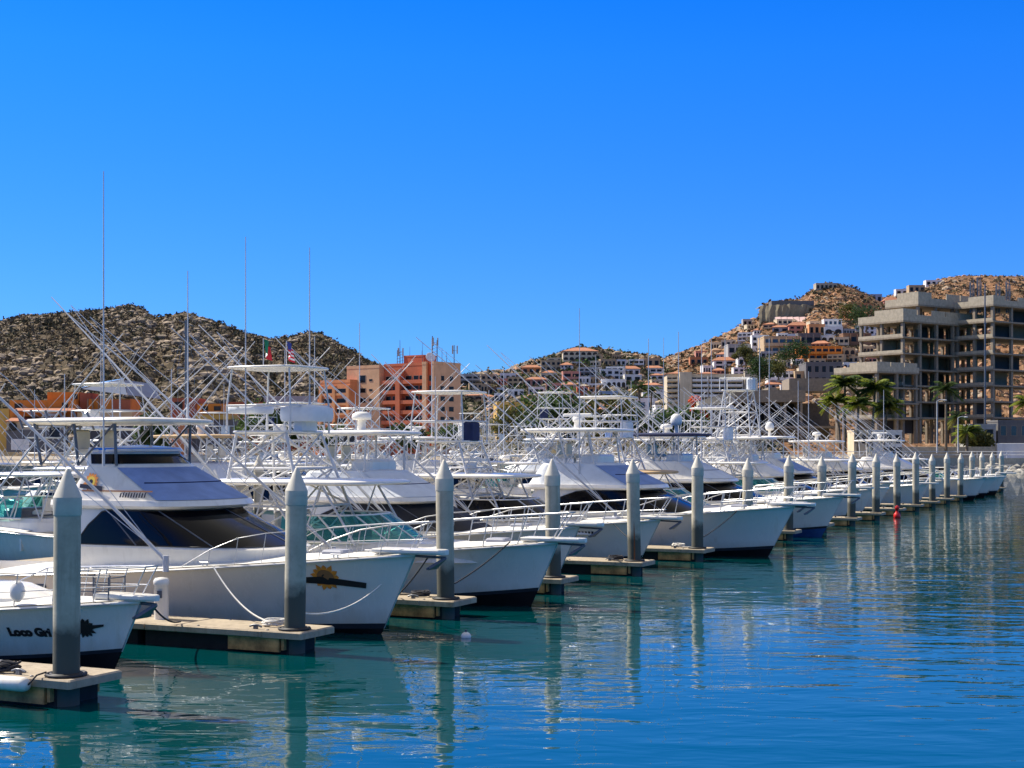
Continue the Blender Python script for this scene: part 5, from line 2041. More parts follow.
def hardtop(parent, x0, x1, w, z, zb, base_x0, base_x1, base_w, seg=6, r=0.035, mat='gel', post='white_tube', th=0.16, drop=0.0, brace=True, rods=0):
    mb = MB()
    th = min(th, 0.12)
    plate(mb, x0, x1, w, z, th, drop=drop, crown=0.05)
    ht = mb.build('hardtop', mat, parent)
    for sg in (-1, 1):
        mb = MB()
        xs = [(base_x0, x0 + (x1 - x0) * 0.14), (base_x0 + (base_x1 - base_x0) * 0.5, x0 + (x1 - x0) * 0.45), (base_x1, x0 + (x1 - x0) * 0.76)]
        tops = []
        for a, b in xs:
            mb.tube([(a, sg * base_w, zb), (b, sg * min(w - 0.15, base_w + 0.08), z + 0.03)], r, seg)
        if brace:
            mb.tube([(xs[0][0], sg * base_w, zb), (xs[1][1], sg * min(w - 0.15, base_w + 0.08), z + 0.02)], r * 0.7, seg)
            mb.tube([(xs[1][0], sg * base_w, zb), (xs[2][1], sg * min(w - 0.15, base_w + 0.08), z + 0.02)], r * 0.7, seg)
        mb.build('hardtop_support', post, parent)
    if rods:
        mb = MB()
        for k in range(rods):
            y = -w * 0.8 + 1.6 * w * k / (rods - 1)
            mb.tube([(x0 + 0.05, y, z - 0.1), (x0 - 0.18, y, z + 0.35)], 0.028, 6)
        mb.tube([(x0, -w * 0.8, z), (x0, w * 0.8, z)], 0.02, 5)
        mb.build('rod_holder', post, parent)
    return ht


def hatch(parent, x, h, s=0.5, mat='fabric_grey'):
    z = h.zs(h.t_of(x)) + 0.12
    mb = MB()
    mb.bbox(x - s * 0.55, x + s * 0.55, -s * 0.5, s * 0.5, z - 0.06, z + 0.05, 0.04)
    return mb.build('deck_hatch', mat, parent)


def decal(parent, name, polys, mats, cx, cz, surf, off=0.012):
    """flat 2-d shapes laid on the starboard side y=-surf(x,z)"""
    mb = MB()
    for (pts, mi) in polys:
        vs = []
        for a, b in pts:
            x, z = cx + a, cz + b
            vs.append((x, -surf(x, z) - off - 0.002 * mi, z))
        mb.add(vs, [list(range(len(vs)))], mi)
    return mb.build(name, mats, parent)


def sunflower(r):
    pol = []
    for k in range(13):
        a = 2 * math.pi * k / 13
        rr = r * (0.85 + 0.25 * ((k * 7) % 5) / 5)
        pol.append(([(0.5 * r * math.cos(a - 0.3), 0.5 * r * math.sin(a - 0.3)), (0.75 * r * math.cos(a - 0.2), 0.75 * r * math.sin(a - 0.2)), (rr * math.cos(a), rr * math.sin(a)),
                     (0.75 * r * math.cos(a + 0.2), 0.75 * r * math.sin(a + 0.2)), (0.5 * r * math.cos(a + 0.3), 0.5 * r * math.sin(a + 0.3))], 0))
    pol.append(([(0.55 * r * math.cos(2 * math.pi * k / 14), 0.55 * r * math.sin(2 * math.pi * k / 14)) for k in range(14)], 1))
    pol.append(([(0.25 * r * math.cos(2 * math.pi * k / 10), 0.25 * r * math.sin(2 * math.pi * k / 10)) for k in range(10)], 2))
    return pol


def lettering(parent, text, x0, z, size, surf, mat='ink', shear=0.0, name='lettering', bold=0.012):
    cu = bpy.data.curves.new('lettering_curve', 'FONT')
    cu.body = text
    cu.size = size
    cu.offset = bold
    cu.shear = shear
    ob = bpy.data.objects.new('lettering_tmp', cu)
    COL.objects.link(ob)
    dg = bpy.context.evaluated_depsgraph_get()
    me = bpy.data.meshes.new_from_object(ob.evaluated_get(dg))
    bpy.data.objects.remove(ob)
    for v in me.vertices:
        x, zz = x0 + v.co.x, z + v.co.y
        v.co = (x, -surf(x, zz) - 0.014, zz)
    me.materials.clear()
    me.materials.append(M[mat])
    me.name = name
    o = bpy.data.objects.new(name, me)
    COL.objects.link(o)
    o.parent = parent
    return o


def place(name, label, cat, s, u, flip=False, group='boats along the outer berths'):
    x, y = grid_xy(s, u)
    return thing(name, label, cat, (x, y, 0), BRZ + (math.pi if flip else 0), group)


def conv(t, h, k=1.0, lod=0, hullm=('gel', 'black_hull'), house_m='gel', glass='glass', cover=None, sidecover=None, fly=True, ht=None, htmat='gel', tow=None, out=(-4.1, 1.5, 9.8, 41), ants=(), rail=True, rr_=0.02, pul=True,
         stripe='stripe', visor=None, radar=None, seats=True, z0=None, dz=0.0, postm='white_tube', topm='gelcool', flags=False, ladder=True, aft=-8.7, rx0=-5.2):
    seg = 6 if lod == 0 else 4
    build_hull(h, t, hullm, 26 if lod == 0 else 15, 7 if lod == 0 else 4, stripe=stripe)
    nc, ns = (9, 6) if lod == 0 else (5, 4)
    zd = h.zs(0.6) - 0.12 + dz
    hs_ = House([(zd - 0.05 - dz, aft * k, -2.35 * k, 1.50 * h.B / 4.3, 2.6 * k), (zd + 0.30, aft * k, -2.15 * k, 1.66 * h.B / 4.3, 2.6 * k), (zd + 1.18, (aft + 0.35) * k, -4.25 * k, 1.60 * h.B / 4.3, 1.75 * k)], ns, nc)
    hs_.build('deckhouse', house_m, t)
    n = hs_.n
    za, zb = zd + 0.36, zd + 1.12
    i0 = 1

    def ztop(i):
        q = min(i, n - 1 - i)
        return za + (zb - za) * min(1.0, 0.05 + math.sqrt(max(0, (q - i0) / (ns * 0.62))))
    w_ = hs_.band(i0, n - 1 - i0, za, ztop).build('window', glass, t)
    if lod == 0:
        mb = MB()
        for lo_, zz in ((True, za), (False, None)):
            pts = []
            for i in range(i0, n - i0):
                z_ = za if lo_ else ztop(i)
                pts.append(hs_.ring_at(z_, 0.016)[i])
            mb.tube(pts, 0.014, 5)
        mb.build('gasket', 'rubber', w_)
        for i in (ns - 1, ns + 3, n // 2, n - 4 - ns, n - ns):
            mb = MB()
            mb.tube([hs_.ring_at(za + (ztop(i) - za) * q, 0.018)[i] for q in (0, 0.5, 1)], 0.016, 5)
            mb.build('mullion', 'dark_tube', w_)
        mb = MB()
        for sg in (-1, 1):
            for xx in (-0.7, -3.4, -6.3, -9.2):
                x_, y_, z_ = h.sheer(xx * k, 0.12)
                mb.tube([(x_ - 0.13, sg * y_, z_ + 0.09), (x_ + 0.13, sg * y_, z_ + 0.09)], 0.018, 6)
                mb.tube([(x_ - 0.05, sg * y_, z_), (x_ - 0.05, sg * y_, z_ + 0.09)], 0.016, 5)
                mb.tube([(x_ + 0.05, sg * y_, z_), (x_ + 0.05, sg * y_, z_ + 0.09)], 0.016, 5)
        mb.build('cleat', 'steel', t)
        mb = MB()
        for i in range(3):
            xx, zz = (-7.6 - 0.42 * i) * k, h.zs(0.45) - 0.3
            yy = h.y_at(xx, zz)
            mb.box(xx - 0.16, xx + 0.16, -yy - 0.022, -yy + 0.05, zz - 0.045, zz + 0.045)
        mb.build('hull_vent', 'dark_tube', t)
    B_ = h.B / 4.3
    brow = House([(zd + 1.16, (aft - 0.25) * k, -3.95 * k, 1.70 * B_, 1.6 * k), (zd + 1.22, (aft - 0.25) * k, -3.85 * k, 1.73 * B_, 1.6 * k), (zd + 1.34, (aft - 0.25) * k, -3.92 * k, 1.71 * B_, 1.6 * k)], ns, nc)
    brow.build('brow', house_m, t)
    zf = zd + 1.33
    if fly:
        fb = House([(zf, (aft + 0.1) * k, -3.95 * k, 1.60 * B_, 1.5 * k), (zf + 0.74, (aft + 0.55) * k, -5.55 * k, 1.42 * B_, 0.95 * k), (zf + 0.80, (aft + 0.62) * k, -5.62 * k, 1.38 * B_, 0.9 * k)], ns, nc)
        fb.build('flybridge', sidecover or house_m, t)
        if cover:
            m0 = ns + 2
            c_ = fb.band(m0, n - 1 - m0, zf + 0.03, zf + 0.735, 0.03, 4).build('bridge_cover', cover, t)
            if lod == 0:
                mb = MB()
                rr = fb.ring_at(zf + 0.4, 0.045)
                mb.tube(rr[m0 + 1:n - 1 - m0], 0.014, 5)
                mb.build('seam', 'navy', c_)
        if visor:
            vs_ = House([(zf + 0.78, -6.9 * k, -5.62 * k, 1.34 * B_, 0.85 * k), (zf + 1.06, -6.9 * k, -5.95 * k, 1.28 * B_, 0.75 * k), (zf + 1.10, -6.9 * k, -5.85 * k, 1.30 * B_, 0.75 * k), (zf + 1.19, -6.9 * k, -5.95 * k, 1.27 * B_, 0.75 * k)], ns, nc)
            v_ = vs_.build('wind_screen', house_m, t)
            vs_.band(2, n - 3, zf + 0.82, zf + 1.04, 0.014, 2).build('screen_pane', 'glass', v_)
            vs_.band(3, n - 4, zf + 1.075, zf + 1.175, 0.014, 1).build('visor_strip', visor, v_)
        else:
            mb = MB()
            mb.bbox(-6.9 * k, -6.1 * k, -0.8, 0.8, zf + 0.78, zf + 1.15, 0.08)
            mb.build('console', house_m, t)
        if seats:
            seat(t, -7.6 * k, 0.45, zf + 0.45)
            seat(t, -7.6 * k, -0.45, zf + 0.45)
    zt = zf + 0.78
    if ht:
        x0, x1, z, w = ht
        hardtop(t, x0, x1, w, z, zt, -8.3 * k, -6.1 * k, 1.28 * B_, seg, 0.035, htmat, postm, rods=0 if lod else 6)
        if radar == 'dome':
            radome(t, (x0 + x1) / 2, z + 0.18, 0.32, 0.3)
        elif radar == 'open':
            open_radar(t, (x0 + x1) / 2, z + 0.18)
        elif radar == 'sat':
            satdome(t, (x0 + x1) / 2 + 0.3, 0.4, z + 0.16)
    if tow:
        zt_, top, tm = tow
        tower(t, -8.3 * k, -5.9 * k, 1.4 * B_, zt - 0.1, zt_, -7.8 * k, -6.4 * k, 0.65, seg, 0.04, top, topm, flags=flags, hood=tm)
    if out:
        for sg in (-1, 1):
            outrigger(t, out[0] * k, h.B / 2 - 0.12, out[1], sg, out[2], out[3], 5, 0.042 if lod == 0 else 0.05, seg)
    for (x, y, z, hh) in ants:
        whip(t, x, y, z, hh, 0.022 if lod == 0 else 0.035)
    if rail:
        bow_rail(t, h, rx0 * k, 0.62, 8 if lod == 0 else 5, rr_ if lod == 0 else 0.028, lod == 0, seg=seg)
    if pul:
        pulpit(t, h, anchor=lod == 0)
    if lod == 0:
        hatch(t, -1.1, h)
    return hs_


def express(t, h, k=1.0, lod=0, hullm=('gel', 'black_hull'), house_m='gel', glass='teal', ht=None, tow=None, out=(-4.6, 1.4, 9.5, 41), ants=(), rail=True, pul=True, stripe='stripe', htmat='gelcool', cover=None,
            radar=None, xw=-2.6, topm='gelcool', flags=False, tsh=0.0, mid=None, postm='white_tube', front=None):
    """low express boat: trunk cabin, raked windscreen on a frame, hardtop on tubes, often a tuna tower"""
    seg = 6 if lod == 0 else 4
    build_hull(h, t, hullm, 26 if lod == 0 else 15, 7 if lod == 0 else 4, stripe=stripe, td=0.36)
    nc, ns = (9, 5) if lod == 0 else (5, 3)
    zd = h.zs(0.6) - 0.12
    B_ = h.B / 4.3
    tr = House([(zd - 0.03, -7.6 * k, -0.9 * k, 1.5 * B_, 3.2 * k), (zd + 0.28, -7.6 * k, -1.2 * k, 1.48 * B_, 3.2 * k), (zd + 0.42, -7.6 * k, -1.9 * k, 1.38 * B_, 3.0 * k)], ns, nc, 0.05)
    tr.build('cabin_trunk', house_m, t)
    zw = zd + 0.40
    ws = House([(zw - 0.02, -6.6 * k, xw * k, 1.50 * B_, 1.5 * k), (zw + 0.72, -6.6 * k, (xw - 1.25) * k, 1.36 * B_, 1.1 * k)], ns, nc)
    n = ws.n
    fr = MB()
    for zz, rr in ((zw + 0.02, 0.035), (zw + 0.70, 0.03)):
        fr.tube(ws.ring_at(zz), rr, seg)
    for i in (1, ns, ns + nc // 2 + 1, ns + nc, n - 1 - ns - nc // 2 - 1, n - 1 - ns, n - 2):
        fr.tube([ws.ring_at(zw)[i], ws.ring_at(zw + 0.7)[i]], 0.028, seg)
    f_ = fr.build('windscreen_frame', house_m, t)
    ws.band(0, n - 1, zw + 0.02, zw + 0.69, 0.0, 1).build('pane', glass, f_)
    mb = MB()
    mb.bbox(-6.2 * k, -5.3 * k, -1.2 * B_, 1.2 * B_, zd + 0.1, zw + 0.35, 0.08)
    mb.build('console', 'dark_tube' if lod == 0 else house_m, t)
    for y in (-0.6, 0.6):
        seat(t, -6.9 * k, y, zd + 0.0)
    if cover:
        m0 = ns
        ws.band(m0, n - 1 - m0, zw + 0.0, zw + 0.72, 0.03, 2).build('windscreen_cover', cover, t)
    if ht:
        x0, x1, z, w = ht
        hardtop(t, x0, x1, w, z, zd + 0.35, -7.6 * k, -4.3 * k, 1.45 * B_, seg, 0.032, htmat, postm, th=0.12, rods=0 if lod else 5)
        if radar == 'dome':
            radome(t, (x0 + x1) / 2, z + 0.12, 0.3, 0.2)
        elif radar == 'open':
            open_radar(t, (x0 + x1) / 2, z + 0.14)
        elif radar == 'sat':
            satdome(t, (x0 + x1) / 2, 0.3, z + 0.14, 0.3, 0.25)
    if tow:
        zt_, top, tm = tow
        tower(t, -8.2 * k + tsh, -5.2 * k + tsh, 1.5 * B_, zd + 0.1, zt_, -7.9 * k + tsh, -6.3 * k + tsh, 0.85, seg, 0.042, top, topm, flags=flags, hood=tm)
    if out:
        for sg in (-1, 1):
            outrigger(t, out[0] * k, h.B / 2 - 0.12, out[1], sg, out[2], out[3], 5, 0.042 if lod == 0 else 0.05, seg)
    for (x, y, z, hh) in ants:
        whip(t, x, y, z, hh, 0.022 if lod == 0 else 0.035)
    if rail:
        bow_rail(t, h, -5.6 * k, 0.66, 8 if lod == 0 else 5, 0.02 if lod == 0 else 0.028, lod == 0, seg=seg)
    if pul:
        pulpit(t, h, anchor=lod == 0)
    if lod == 0:
        hatch(t, -0.9, h)
    return tr


# ------------------------------------------------------------------ the front row, near to far
# the little lettered boat
h0 = Hull(9.0, 3.0, 1.28, 0.85, 0.62, 0.55)
t = place('fishing_skiff', 'small white fishing boat with dark sunflower emblem and lettering, cut by the left edge', 'boat', 0.5, -1.75)
build_hull(h0, t, ('gelcool', 'black_hull'), 26, 7)
tr0 = House([(0.75, -5.4, -1.4, 0.95, 2.0), (1.25, -5.4, -1.6, 0.93, 2.0), (1.42, -5.4, -2.2, 0.85, 1.8)], 5, 9)
tr0.build('cabin_trunk', 'gelcool', t)
bow_rail(t, h0, -4.2, 0.55, 7, 0.016, True, 0.25)
pulpit(t, h0, 0.35, 0.2)
mb = MB()
for y in (-0.22, 0.22):
    for z in (1.4, 1.52, 1.66):
        mb.tube([(-0.65, y, z), (0.05, y, z + 0.02)], 0.012, 5)
    for x in (-0.65, -0.3, 0.05):
        mb.tube([(x, y, 1.28), (x, y, 1.68)], 0.014, 5)
mb.tube([(-0.65, -.22, 1.66), (-0.65, .22, 1.66)], 0.012, 5)
mb.tube([(0.05, -.22, 1.66), (0.05, .22, 1.66)], 0.012, 5)
mb.build('anchor_rack', 'dark_tube', t)
mb = MB()
mb.ell((-1.5, -0.85, 1.42), (0.15, 0.13, 0.2), 12, 8)
mb.build('fender_ball', 'gelcool', t)
lettering(t, 'Loco Gri', -1.78, 0.60, 0.205, h0.y_at, 'ink', 0.0, bold=0.016)
decal(t, 'emblem', sunflower(0.2) + [([(0.1, -.03), (0.34, 0.03), (0.35, 0.07), (0.1, 0.05)], 1)], ['ink', 'ink', 'ink'], -0.42, 0.76, h0.y_at)
mb = MB()
hardtop(t, -6.3, -4.2, 1.15, 2.55, 1.2, -6.0, -4.6, 1.1, 6, 0.03, 'gelcool', 'white_tube')
whip(t, -4.9, -1.15, 1.0, 3.6)

# the big cream convertible
h1 = Hull(13.4, 4.4, 1.76, 1.0, 0.85, 0.15)
t = place('sportfishing_boat', 'biggest sportfishing boat, cream with dark wraparound window and blue bridge cover', 'boat', 1.5, 0.1)
hs1 = conv(t, h1, 1.0, 0, ('gel', 'black_hull'), 'gel', cover='blue_cover', visor='bright_blue', ht=(-9.0, -5.2, 4.55, 1.5), htmat='cream', out=(-4.1, 1.6, 10.2, 41),
           ants=((-6.3, -1.5, 3.6, 6.6), (-6.3, 1.5, 4.7, 3.6)), seats=True, postm='dark_tube', dz=0.28, rr_=0.010, aft=-7.35, rx0=-3.9)
decal(t, 'emblem', sunflower(0.31) + [([(-0.5, -0.12), (0.1, -0.16), (0.75, -0.24), (0.78, -0.12), (0.3, -0.04), (-0.1, 0.02), (-0.5, 0.0)], 2)], ['orange', 'brownline', 'ink'], -0.95, 1.24, h1.y_at)
zf1 = h1.zs(0.6) - 0.12 + 0.28 + 1.33


def fly_side(x, z):
    q = (z - zf1) / 0.74
    return (1.60 + (1.42 - 1.60) * q) * 4.4 / 4.3 * (1 - 0.02)


decal(t, 'emblem', sunflower(0.22) + [([(-0.3, -0.14), (0.35, -0.2), (0.35, -0.1), (-0.3, -0.05)], 2)], ['orange', 'yellow', 'ink'], -6.62, zf1 + 0.42, fly_side, 0.045)
decal(t, 'stripe', [([(-1.0, 0), (1.0, 0.0), (1.0, 0.035), (-1.0, 0.035)], 0)], ['brownline'], -5.85, zf1 + 0.2, fly_side, 0.045)
rgm = random.Random(3)
decal(t, 'lettering', [([(a * 0.075, 0), (a * 0.075 + 0.045, 0), (a * 0.075 + 0.06, 0.1 + 0.03 * (a % 2)), (a * 0.075 + 0.02, 0.1)], 0) for a in range(10)], ['ink'], -5.75, zf1 + 0.08, fly_side, 0.045)

# teal glass express with tuna tower
h2 = Hull(12.4, 4.2, 1.66, 0.95, 0.75, 0.7)
t = place('express_boat', 'white express boat with teal windscreen and flagged tuna tower beside the third pile', 'boat', 2.5, 0.75)
express(t, h2, 1.0, 0, ('gelcool', 'black_hull'), 'gel', ht=(-9.6, -4.0, 3.02, 1.55), tow=(4.4, True, 'white_canvas'), out=(-4.6, 1.4, 10.2, 40.5), ants=((-8.0, -1.0, 3.1, 6.6), (-7.2, 0.9, 5.0, 4.6)), flags=True, xw=-3.2, tsh=-0.5)
mb = MB()
plate(mb, -9.1, -8.0, 0.5, 4.95, 0.22, 0.4, 20, crown=0.02)
mb.build('spotting_box', 'white_canvas', t)
mb = MB()
plate(mb, -7.3, -6.1, 0.6, 4.72, 0.36, 0.4, 20, crown=0.1)
mb.build('covered_console', 'white_canvas', t)

# black canvas arch
h3 = Hull(12.6, 4.2, 1.7, 0.95, 0.8, 0.6)
t = place('sportfishing_boat', 'white sportfishing boat with black canvas front and white bridge canvas, behind the teal express', 'boat', 3.5, -1.35)
conv(t, h3, 0.96, 0, ('gelcool', 'black_hull'), 'gel', glass='black_canvas', sidecover='white_canvas', cover='white_canvas', ht=(-8.4, -5.0, 4.4, 1.35), out=(-5.0, 1.5, 9.6, 43), ants=((-7.5, 1.2, 4.5, 3.6),), radar='dome')

h4 = Hull(12.2, 4.2, 1.62, 0.95, 0.85, 0.5)
t = place('express_boat', 'white express boat with faded hull lettering and dark blue windscreen beside the fifth pile', 'boat', 4.5, -1.1)
express(t, h4, 1.0, 0, ('gel', 'black_hull'), 'gel', glass='glass', ht=(-8.6, -3.9, 2.95, 1.5), tow=(4.2, True, 'navy'), out=(-4.8, 1.4, 9.6, 42), ants=((-7.0, -1.3, 3.0, 3.5),), radar='open')
decal(t, 'lettering', [([(a * 0.1, 0), (a * 0.1 + 0.06, 0), (a * 0.1 + 0.08, 0.1), (a * 0.1 + 0.02, 0.1)], 0) for a in range(8)] + [([(1.2 + a * 0.1, 0.01), (1.26 + a * 0.1, 0.01), (1.28 + a * 0.1, 0.1), (1.22 + a * 0.1, 0.11)], 0) for a in range(12)],
      ['ink'], -3.6, 1.1, h4.y_at)

h5 = Hull(13.8, 4.5, 1.9, 1.0, 1.0, 0.5)
t = place('sportfishing_boat', 'large white sportfishing boat with blue canvas over its bridge and radar on the hardtop', 'boat', 5.5, 1.7)
conv(t, h5, 1.04, 0, ('gelcool', 'black_hull'), 'gel', cover='blue_cover', sidecover='white_canvas', ht=(-9.6, -5.6, 4.62, 1.6), htmat='gelcool', out=(-5.0, 1.6, 10.4, 42), ants=((-6.9, -1.5, 3.0, 6.3), (-7.4, 1.4, 4.7, 3.0)), radar='open', seats=True)

h6 = Hull(12.4, 4.3, 1.7, 0.95, 0.85, 0.5)
t = place('express_boat', 'white express boat with tan canvas cover and teal windscreen behind the sixth pile', 'boat', 6.5, 0.0)
express(t, h6, 1.0, 0, ('gelcool', 'black_hull'), 'gel', cover=None, ht=(-7.6, -4.2, 2.9, 1.5), htmat='tan_canvas', tow=(4.4, True, 'white_canvas'), out=(-4.8, 1.4, 9.6, 42), ants=((-6.5, 1.2, 3.0, 4.0),))

h7 = Hull(13.6, 4.5, 1.85, 1.0, 1.0, 0.7)
t = place('sportfishing_boat', 'white sportfishing boat with navy bridge canvas and blue bottom beside the ninth pile', 'boat', 7.5, 0.7)
conv(t, h7, 1.03, 0, ('gel', 'blue_hull'), 'gel', cover='white_canvas', ht=(-9.2, -5.4, 4.55, 1.55), htmat='navy', out=(-5.0, 1.6, 10.4, 42), ants=((-7.0, -1.4, 4.6, 4.5),), radar='sat')

FR = [
    (8.5, -1.8, 'conv', 'white sportfishing boat with white enclosed bridge beside the tenth pile', dict(cover='white_canvas', sidecover='white_canvas', ht=(-8.9, -5.2, 4.5, 1.5), radar='dome', ants=((-6.8, 1.2, 4.6, 5.5), (-7.6, -1.2, 4.6, 5.0)))),
    (9.5, -1.2, 'express', 'white express boat with plain hardtop and open radar beside the eleventh pile', dict(ht=(-8.4, -4.2, 3.1, 1.5), tow=(4.4, True, 'white_canvas'), radar='open', ants=((-6.8, 1.2, 3.1, 7.0), (-7.4, -1.2, 3.1, 6.6)))),
    (10.5, -1.6, 'conv', 'tall towered white sportfishing boat, its pale lattice tower highest of the far berths', dict(tow=(7.4, False, 'white_canvas'), ht=(-8.9, -5.0, 4.5, 1.5), ants=((-6.2, 1.3, 4.5, 6.2), (-8.4, -1.3, 4.5, 6.0)))),
    (11.5, -1.9, 'conv', 'white sportfishing boat with slanting blue bridge front beside the twelfth pile', dict(cover='blue_cover', ht=(-8.9, -5.2, 4.6, 1.5), radar='sat', ants=((-7.0, 1.2, 4.7, 6.4),))),
    (12.5, -0.8, 'express', 'white express boat with long low hardtop beside the thirteenth pile', dict(ht=(-8.8, -4.0, 3.1, 1.5), glass='glass', ants=((-6.5, -1.2, 3.1, 6.0), (-7.8, 1.2, 3.1, 5.5)))),
    (13.5, -1.5, 'conv', 'white sportfishing boat with cream bridge beside the fourteenth pile', dict(house_m='cream', ht=(-8.9, -5.2, 4.4, 1.5), radar='dome', ants=())),
    (14.5, -1.3, 'express', 'white express boat with dark windscreen beside the fifteenth pile', dict(glass='glass', ht=(-8.4, -4.4, 3.0, 1.4), ants=((-6.5, -1.2, 3.0, 4.0),))),
    (15.4, 0.6, 'conv', 'dark bottomed sportfishing boat at the far end, bow reaching past the last near piles', dict(ht=(-8.9, -5.2, 4.5, 1.5), radar='open', ants=((-6.5, -1.2, 4.5, 4.0),))),
    (16.5, 0.5, 'express', 'white express boat with slanting bow rails beside the seventeenth pile', dict(ht=(-8.4, -4.4, 3.0, 1.4), ants=())),
    (17.5, 0.6, 'express', 'farthest white express boat of the front berths, rails against the riprap', dict(glass='glass', ht=None, ants=())),
]
for (s_, u_, kd, lab, kw) in FR:
    hh = Hull(12.6 + (s_ * 7 % 3 - 1) * 0.8, 4.3, 1.75 + (s_ * 5 % 2 - 1) * 0.18, 0.95, 0.95, 0.5)
    t = place('sportfishing_boat' if kd == 'conv' else 'express_boat', lab, 'boat', s_, u_)
    (conv if kd == 'conv' else express)(t, hh, 1.0, 1, ('gelcool', 'black_hull'), **kw)

# ------------------------------------------------------------------ inner berths: rows two and three
LAND = [(-80, 'far outside the left edge'), (10, 'at the very left edge'), (36, 'below the stepped orange villa'), (70, 'right of the stepped villa'), (110, 'below the membrane roof'), (150, 'right of the membrane roof'),
        (185, 'below the orange tower house'), (215, 'right of the orange tower house'), (260, 'below the rust red low house'), (305, 'below the grey warehouse'), (338, 'below the orange hotel wing'), (366, 'below the tan strip of the hotel'),
        (400, 'below the red hotel front'), (440, 'below the tan hotel end wall'), (478, 'in the gap right of the hotel'), (515, 'below the ochre hall'), (552, 'before the round green tree'),
        (590, 'below the sand coloured shore house'), (625, 'below the slim palms'), (665, 'below the arcade house'), (705, 'below the red flowering tree'), (745, 'below the unfinished concrete building'),
        (790, 'before the white terraced building'), (850, 'below the bright palms'), (910, 'below the bare concrete skeleton'), (960, 'below the white kiosk')]
USED = set()


def land_of(px):
    for d, nm in sorted((abs(px - p), nm) for p, nm in LAND):
        return nm


CANV = [('white_canvas', 'white canvas'), ('navy', 'navy canvas'), ('blue_cover', 'blue canvas'), ('tan_canvas', 'tan canvas'), ('black_canvas', 'black canvas')]
rb = random.Random(2024)


def inner(s_, u_, flip, row, idx, force=None):
    cv, cn = CANV[idx * 3 % 5 if idx % 2 else 0]
    kd = force or ('express' if idx % 3 != 1 else 'conv')
    xw, yw = grid_xy(s_, u_ + (8 if flip else -7))
    px = 512 + F * xw / yw
    tw_h = rb.uniform(4.0, 5.0) if kd == 'express' else rb.uniform(5.6, 6.0)
    has_t = rb.random() < 0.6
    rad = rb.choice(['dome', 'open', 'sat', None])
    what = {'express': 'white express boat', 'conv': 'white bridge boat'}[kd]
    feat = ', ' + cn + (', tuna tower, ' if has_t else ', no tower, ')
    lab = what + feat + row + ', ' + land_of(px)
    if lab in USED:
        lab = ('low ' if kd == 'express' else 'high ') + lab
        if lab in USED:
            lab = 'further ' + lab
    USED.add(lab)
    t = place('sportfishing_boat' if kd == 'conv' else 'express_boat', lab, 'boat', s_, u_, flip, 'boats in the inner berths')
    hh = Hull(rb.uniform(11, 13), rb.uniform(3.9, 4.4), rb.uniform(1.55, 1.85), 0.95, 0.85, 0.6)
    kw = dict(ants=tuple((rb.uniform(-8, -5.5), rb.choice((-1.2, 1.2)), 3.0 if kd == 'express' else 4.4, rb.uniform(2.5, 6.5)) for _ in range(rb.choice((1, 1, 2)))), radar=rad,
              tow=(tw_h, rb.random() < 0.75, cv if cv != 'white_canvas' else None) if has_t else None, out=(-4.7, 1.5, rb.uniform(8.5, 10.5), rb.uniform(38, 47)), rail=True, pul=False,
              htmat=rb.choice(['gel', 'gelcool', 'gelcool', cv]))
    if kd == 'express':
        kw.update(ht=(-8.6, -4.2, rb.uniform(2.9, 3.2), 1.5), glass=rb.choice(['teal', 'glass', 'glass']), cover=cv if idx % 3 == 0 else None)
        express(t, hh, 1.0, 1, ('gelcool', 'black_hull'), **kw)
    else:
        kw.update(ht=(-8.9, -5.2, rb.uniform(4.35, 4.6), 1.45), cover=cv, sidecover='white_canvas' if idx % 2 else None)
        conv(t, hh, 1.0, 1, ('gelcool', 'black_hull'), **kw)
    return t


# teal windscreen boat at the left edge
t = place('express_boat', 'white express boat with teal windscreen and white roof, left edge behind the nearest pile', 'boat', 3.45, -26.3, True)
hh = Hull(9.6, 3.9, 1.6, 1.0, 0.85, 0.6)
express(t, hh, 0.85, 0, ('gelcool', 'black_hull'), ht=(-7.6, -3.6, 3.0, 1.5), out=(-4.7, 1.5, 9.5, 42), ants=((-7.0, -1.1, 3.1, 5.0),), xw=-3.2, rail=True, pul=False)

sl = [4.4, 5.35, 6.4, 7.4, 8.35, 9.4, 10.4, 11.35, 12.4, 13.4, 14.4, 15.4, 16.4, 17.4, 18.4]
for i, s_ in enumerate(sl):
    inner(s_, -30.3 + rb.uniform(-0.6, 0.6), True, 'second row', i)
for i, s_ in enumerate([8.0, 9.0, 10.0, 11.0, 12.0, 13.0, 14.0, 15.0, 16.0, 17.0, 18.0, 19.0, 20.0, 21.0, 22.0, 23.0, 24.0]):
    inner(s_, -47 + rb.uniform(-0.6, 0.6), False, 'third row', i + 2)

# a grey sailing boat whose dark mast stands before the hotel
t = place('sailing_boat', 'sailing boat with tall dark mast and spreaders in front of the hotel', 'boat', 12.6, -64, True)
hh = Hull(11.0, 3.5, 1.25, 0.95, 0.9, 0.4)
build_hull(hh, t, ('gelcool', 'blue_hull'), 15, 4)
tr_ = House([(0.9, -7, -2.2, 1.1, 2.2), (1.6, -7, -2.8, 1.0, 2.0)], 3, 5)
tr_.build('coachroof', 'gelcool', t)
tr_.band(1, tr_.n - 2, 1.3, 1.5).build('window', 'glass', t)
mb = MB()
mb.tube([(-4.2, 0, 1.2), (-4.2, 0, 14.6)], [0.13, 0.11], 8)
for z in (6.3, 10.6):
    mb.tube([(-4.2, -1.1, z), (-4.2, 1.1, z)], 0.05, 5)
mb.tube([(-4.2, 0, 14.5), (-4.9, 0, 15.0)], 0.04, 5)
mb.tube([(-4.2, -0.9, 14.2), (-4.2, 0.9, 14.5)], 0.04, 5)
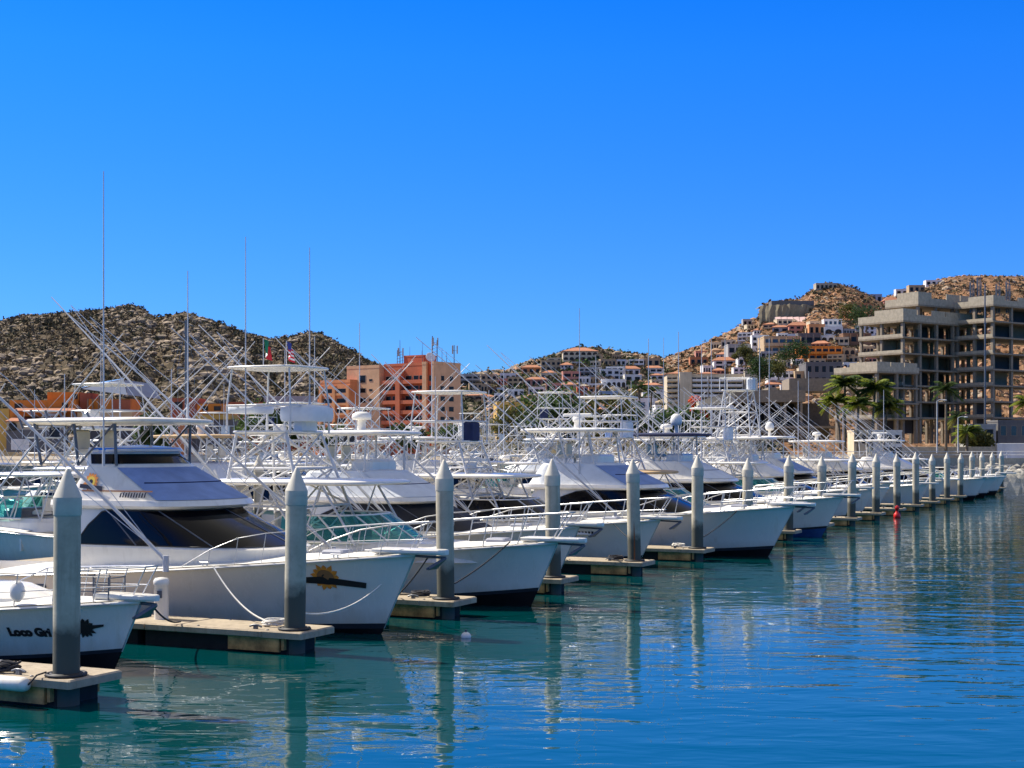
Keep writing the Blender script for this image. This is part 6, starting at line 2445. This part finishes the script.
for sg in (-1, 1):
    mb.tube([(-4.4, sg * 1.6, 1.1), (-4.2, sg * 1.1, 6.3), (-4.2, sg * 1.1, 10.6), (-4.2, 0, 14.4)], 0.02, 4)
mb.tube([(0.6, 0, 1.3), (-4.2, 0, 14.4)], 0.02, 4)
mb.tube([(-10.9, 0, 1.2), (-4.2, 0, 14.5)], 0.02, 4)
mb.build('mast', 'dark_tube', t)
mb = MB()
mb.tube([(-4.3, 0, 2.5), (-8.8, 0, 2.6)], 0.09, 6)
mb.ell((-6.5, 0, 2.75), (2.2, 0.16, 0.2), 12, 6)
mb.build('boom', 'navy', t)


# ------------------------------------------------------------------ mooring lines
def rope(label, a, b, sag, mat='rope_w', r=0.018, n=14):
    a, b = Vector(a), Vector(b)
    t = thing('mooring_line', label, 'rope', tuple(a))
    mb = MB()
    pts = []
    for k in range(n + 1):
        q = k / n
        p = a + (b - a) * q
        p.z -= sag * 4 * q * (1 - q)
        pts.append(p - a)
    mb.tube(pts, r, 6)
    mb.build('line', mat, t)


def bl(s, u, x, y, z):
    g = grid_xy(s, u)
    v = Matrix.Rotation(BRZ, 3, 'Z') @ Vector((x, y, 0))
    return (g[0] + v.x, g[1] + v.y, z)


def fp(k, x, y, z=0.5):
    return bl(k, 0, x, y, z)


rope('white mooring line drooping along the cream boat hull to the second finger pier', bl(1.5, 0.1, -2.9, -2.02, 1.5), fp(1, -0.6, 0.3, 0.52), 0.28)
rope('white mooring line from the cream boat stem back to the second pile', bl(1.5, 0.1, 0.2, -0.35, 1.1), fp(1, 0.1, 0.22, 0.75), 0.2)
rope('dark mooring line from the teal express bow to the third pile', bl(2.5, 0.75, -0.3, -0.6, 1.66), fp(2, 0.1, 0.25, 0.8), 0.06, 'rope_d')
rope('dark mooring line from the cream boat pulpit down to the third finger pier', bl(1.5, 0.1, 1.1, 0.1, 1.7), fp(2, -1.2, -0.2, 0.5), 0.05, 'rope_d')
rope('dark mooring line from the lettered boat bow to the second finger pier', bl(0.5, -1.75, 0.75, 0.1, 1.2), fp(1, -2.6, -0.2, 0.5), 0.12, 'rope_d')
rope('dark mooring line from the black canvas boat bow to the fourth finger pier', bl(3.5, -1.35, 0.7, 0.15, 1.6), fp(4, -2.3, -0.25, 0.5), 0.08, 'rope_d')
rope('dark mooring line crossing the blue canvas boat hull to the sixth pile', bl(5.5, 1.7, -0.9, -1.0, 1.7), fp(5, 0.15, 0.25, 0.85), 0.05, 'rope_d')
rope('dark line hanging from the lettered hull boat bow to the fifth pile', bl(4.5, -1.1, -0.6, -0.7, 1.5), fp(4, 0.1, 0.25, 0.9), 0.05, 'rope_d')
rope('white mooring line from a far bow to the eighth pile', bl(7.5, 0.7, -1.5, -1.1, 1.6), fp(7, 0.0, 0.25, 0.7), 0.15)
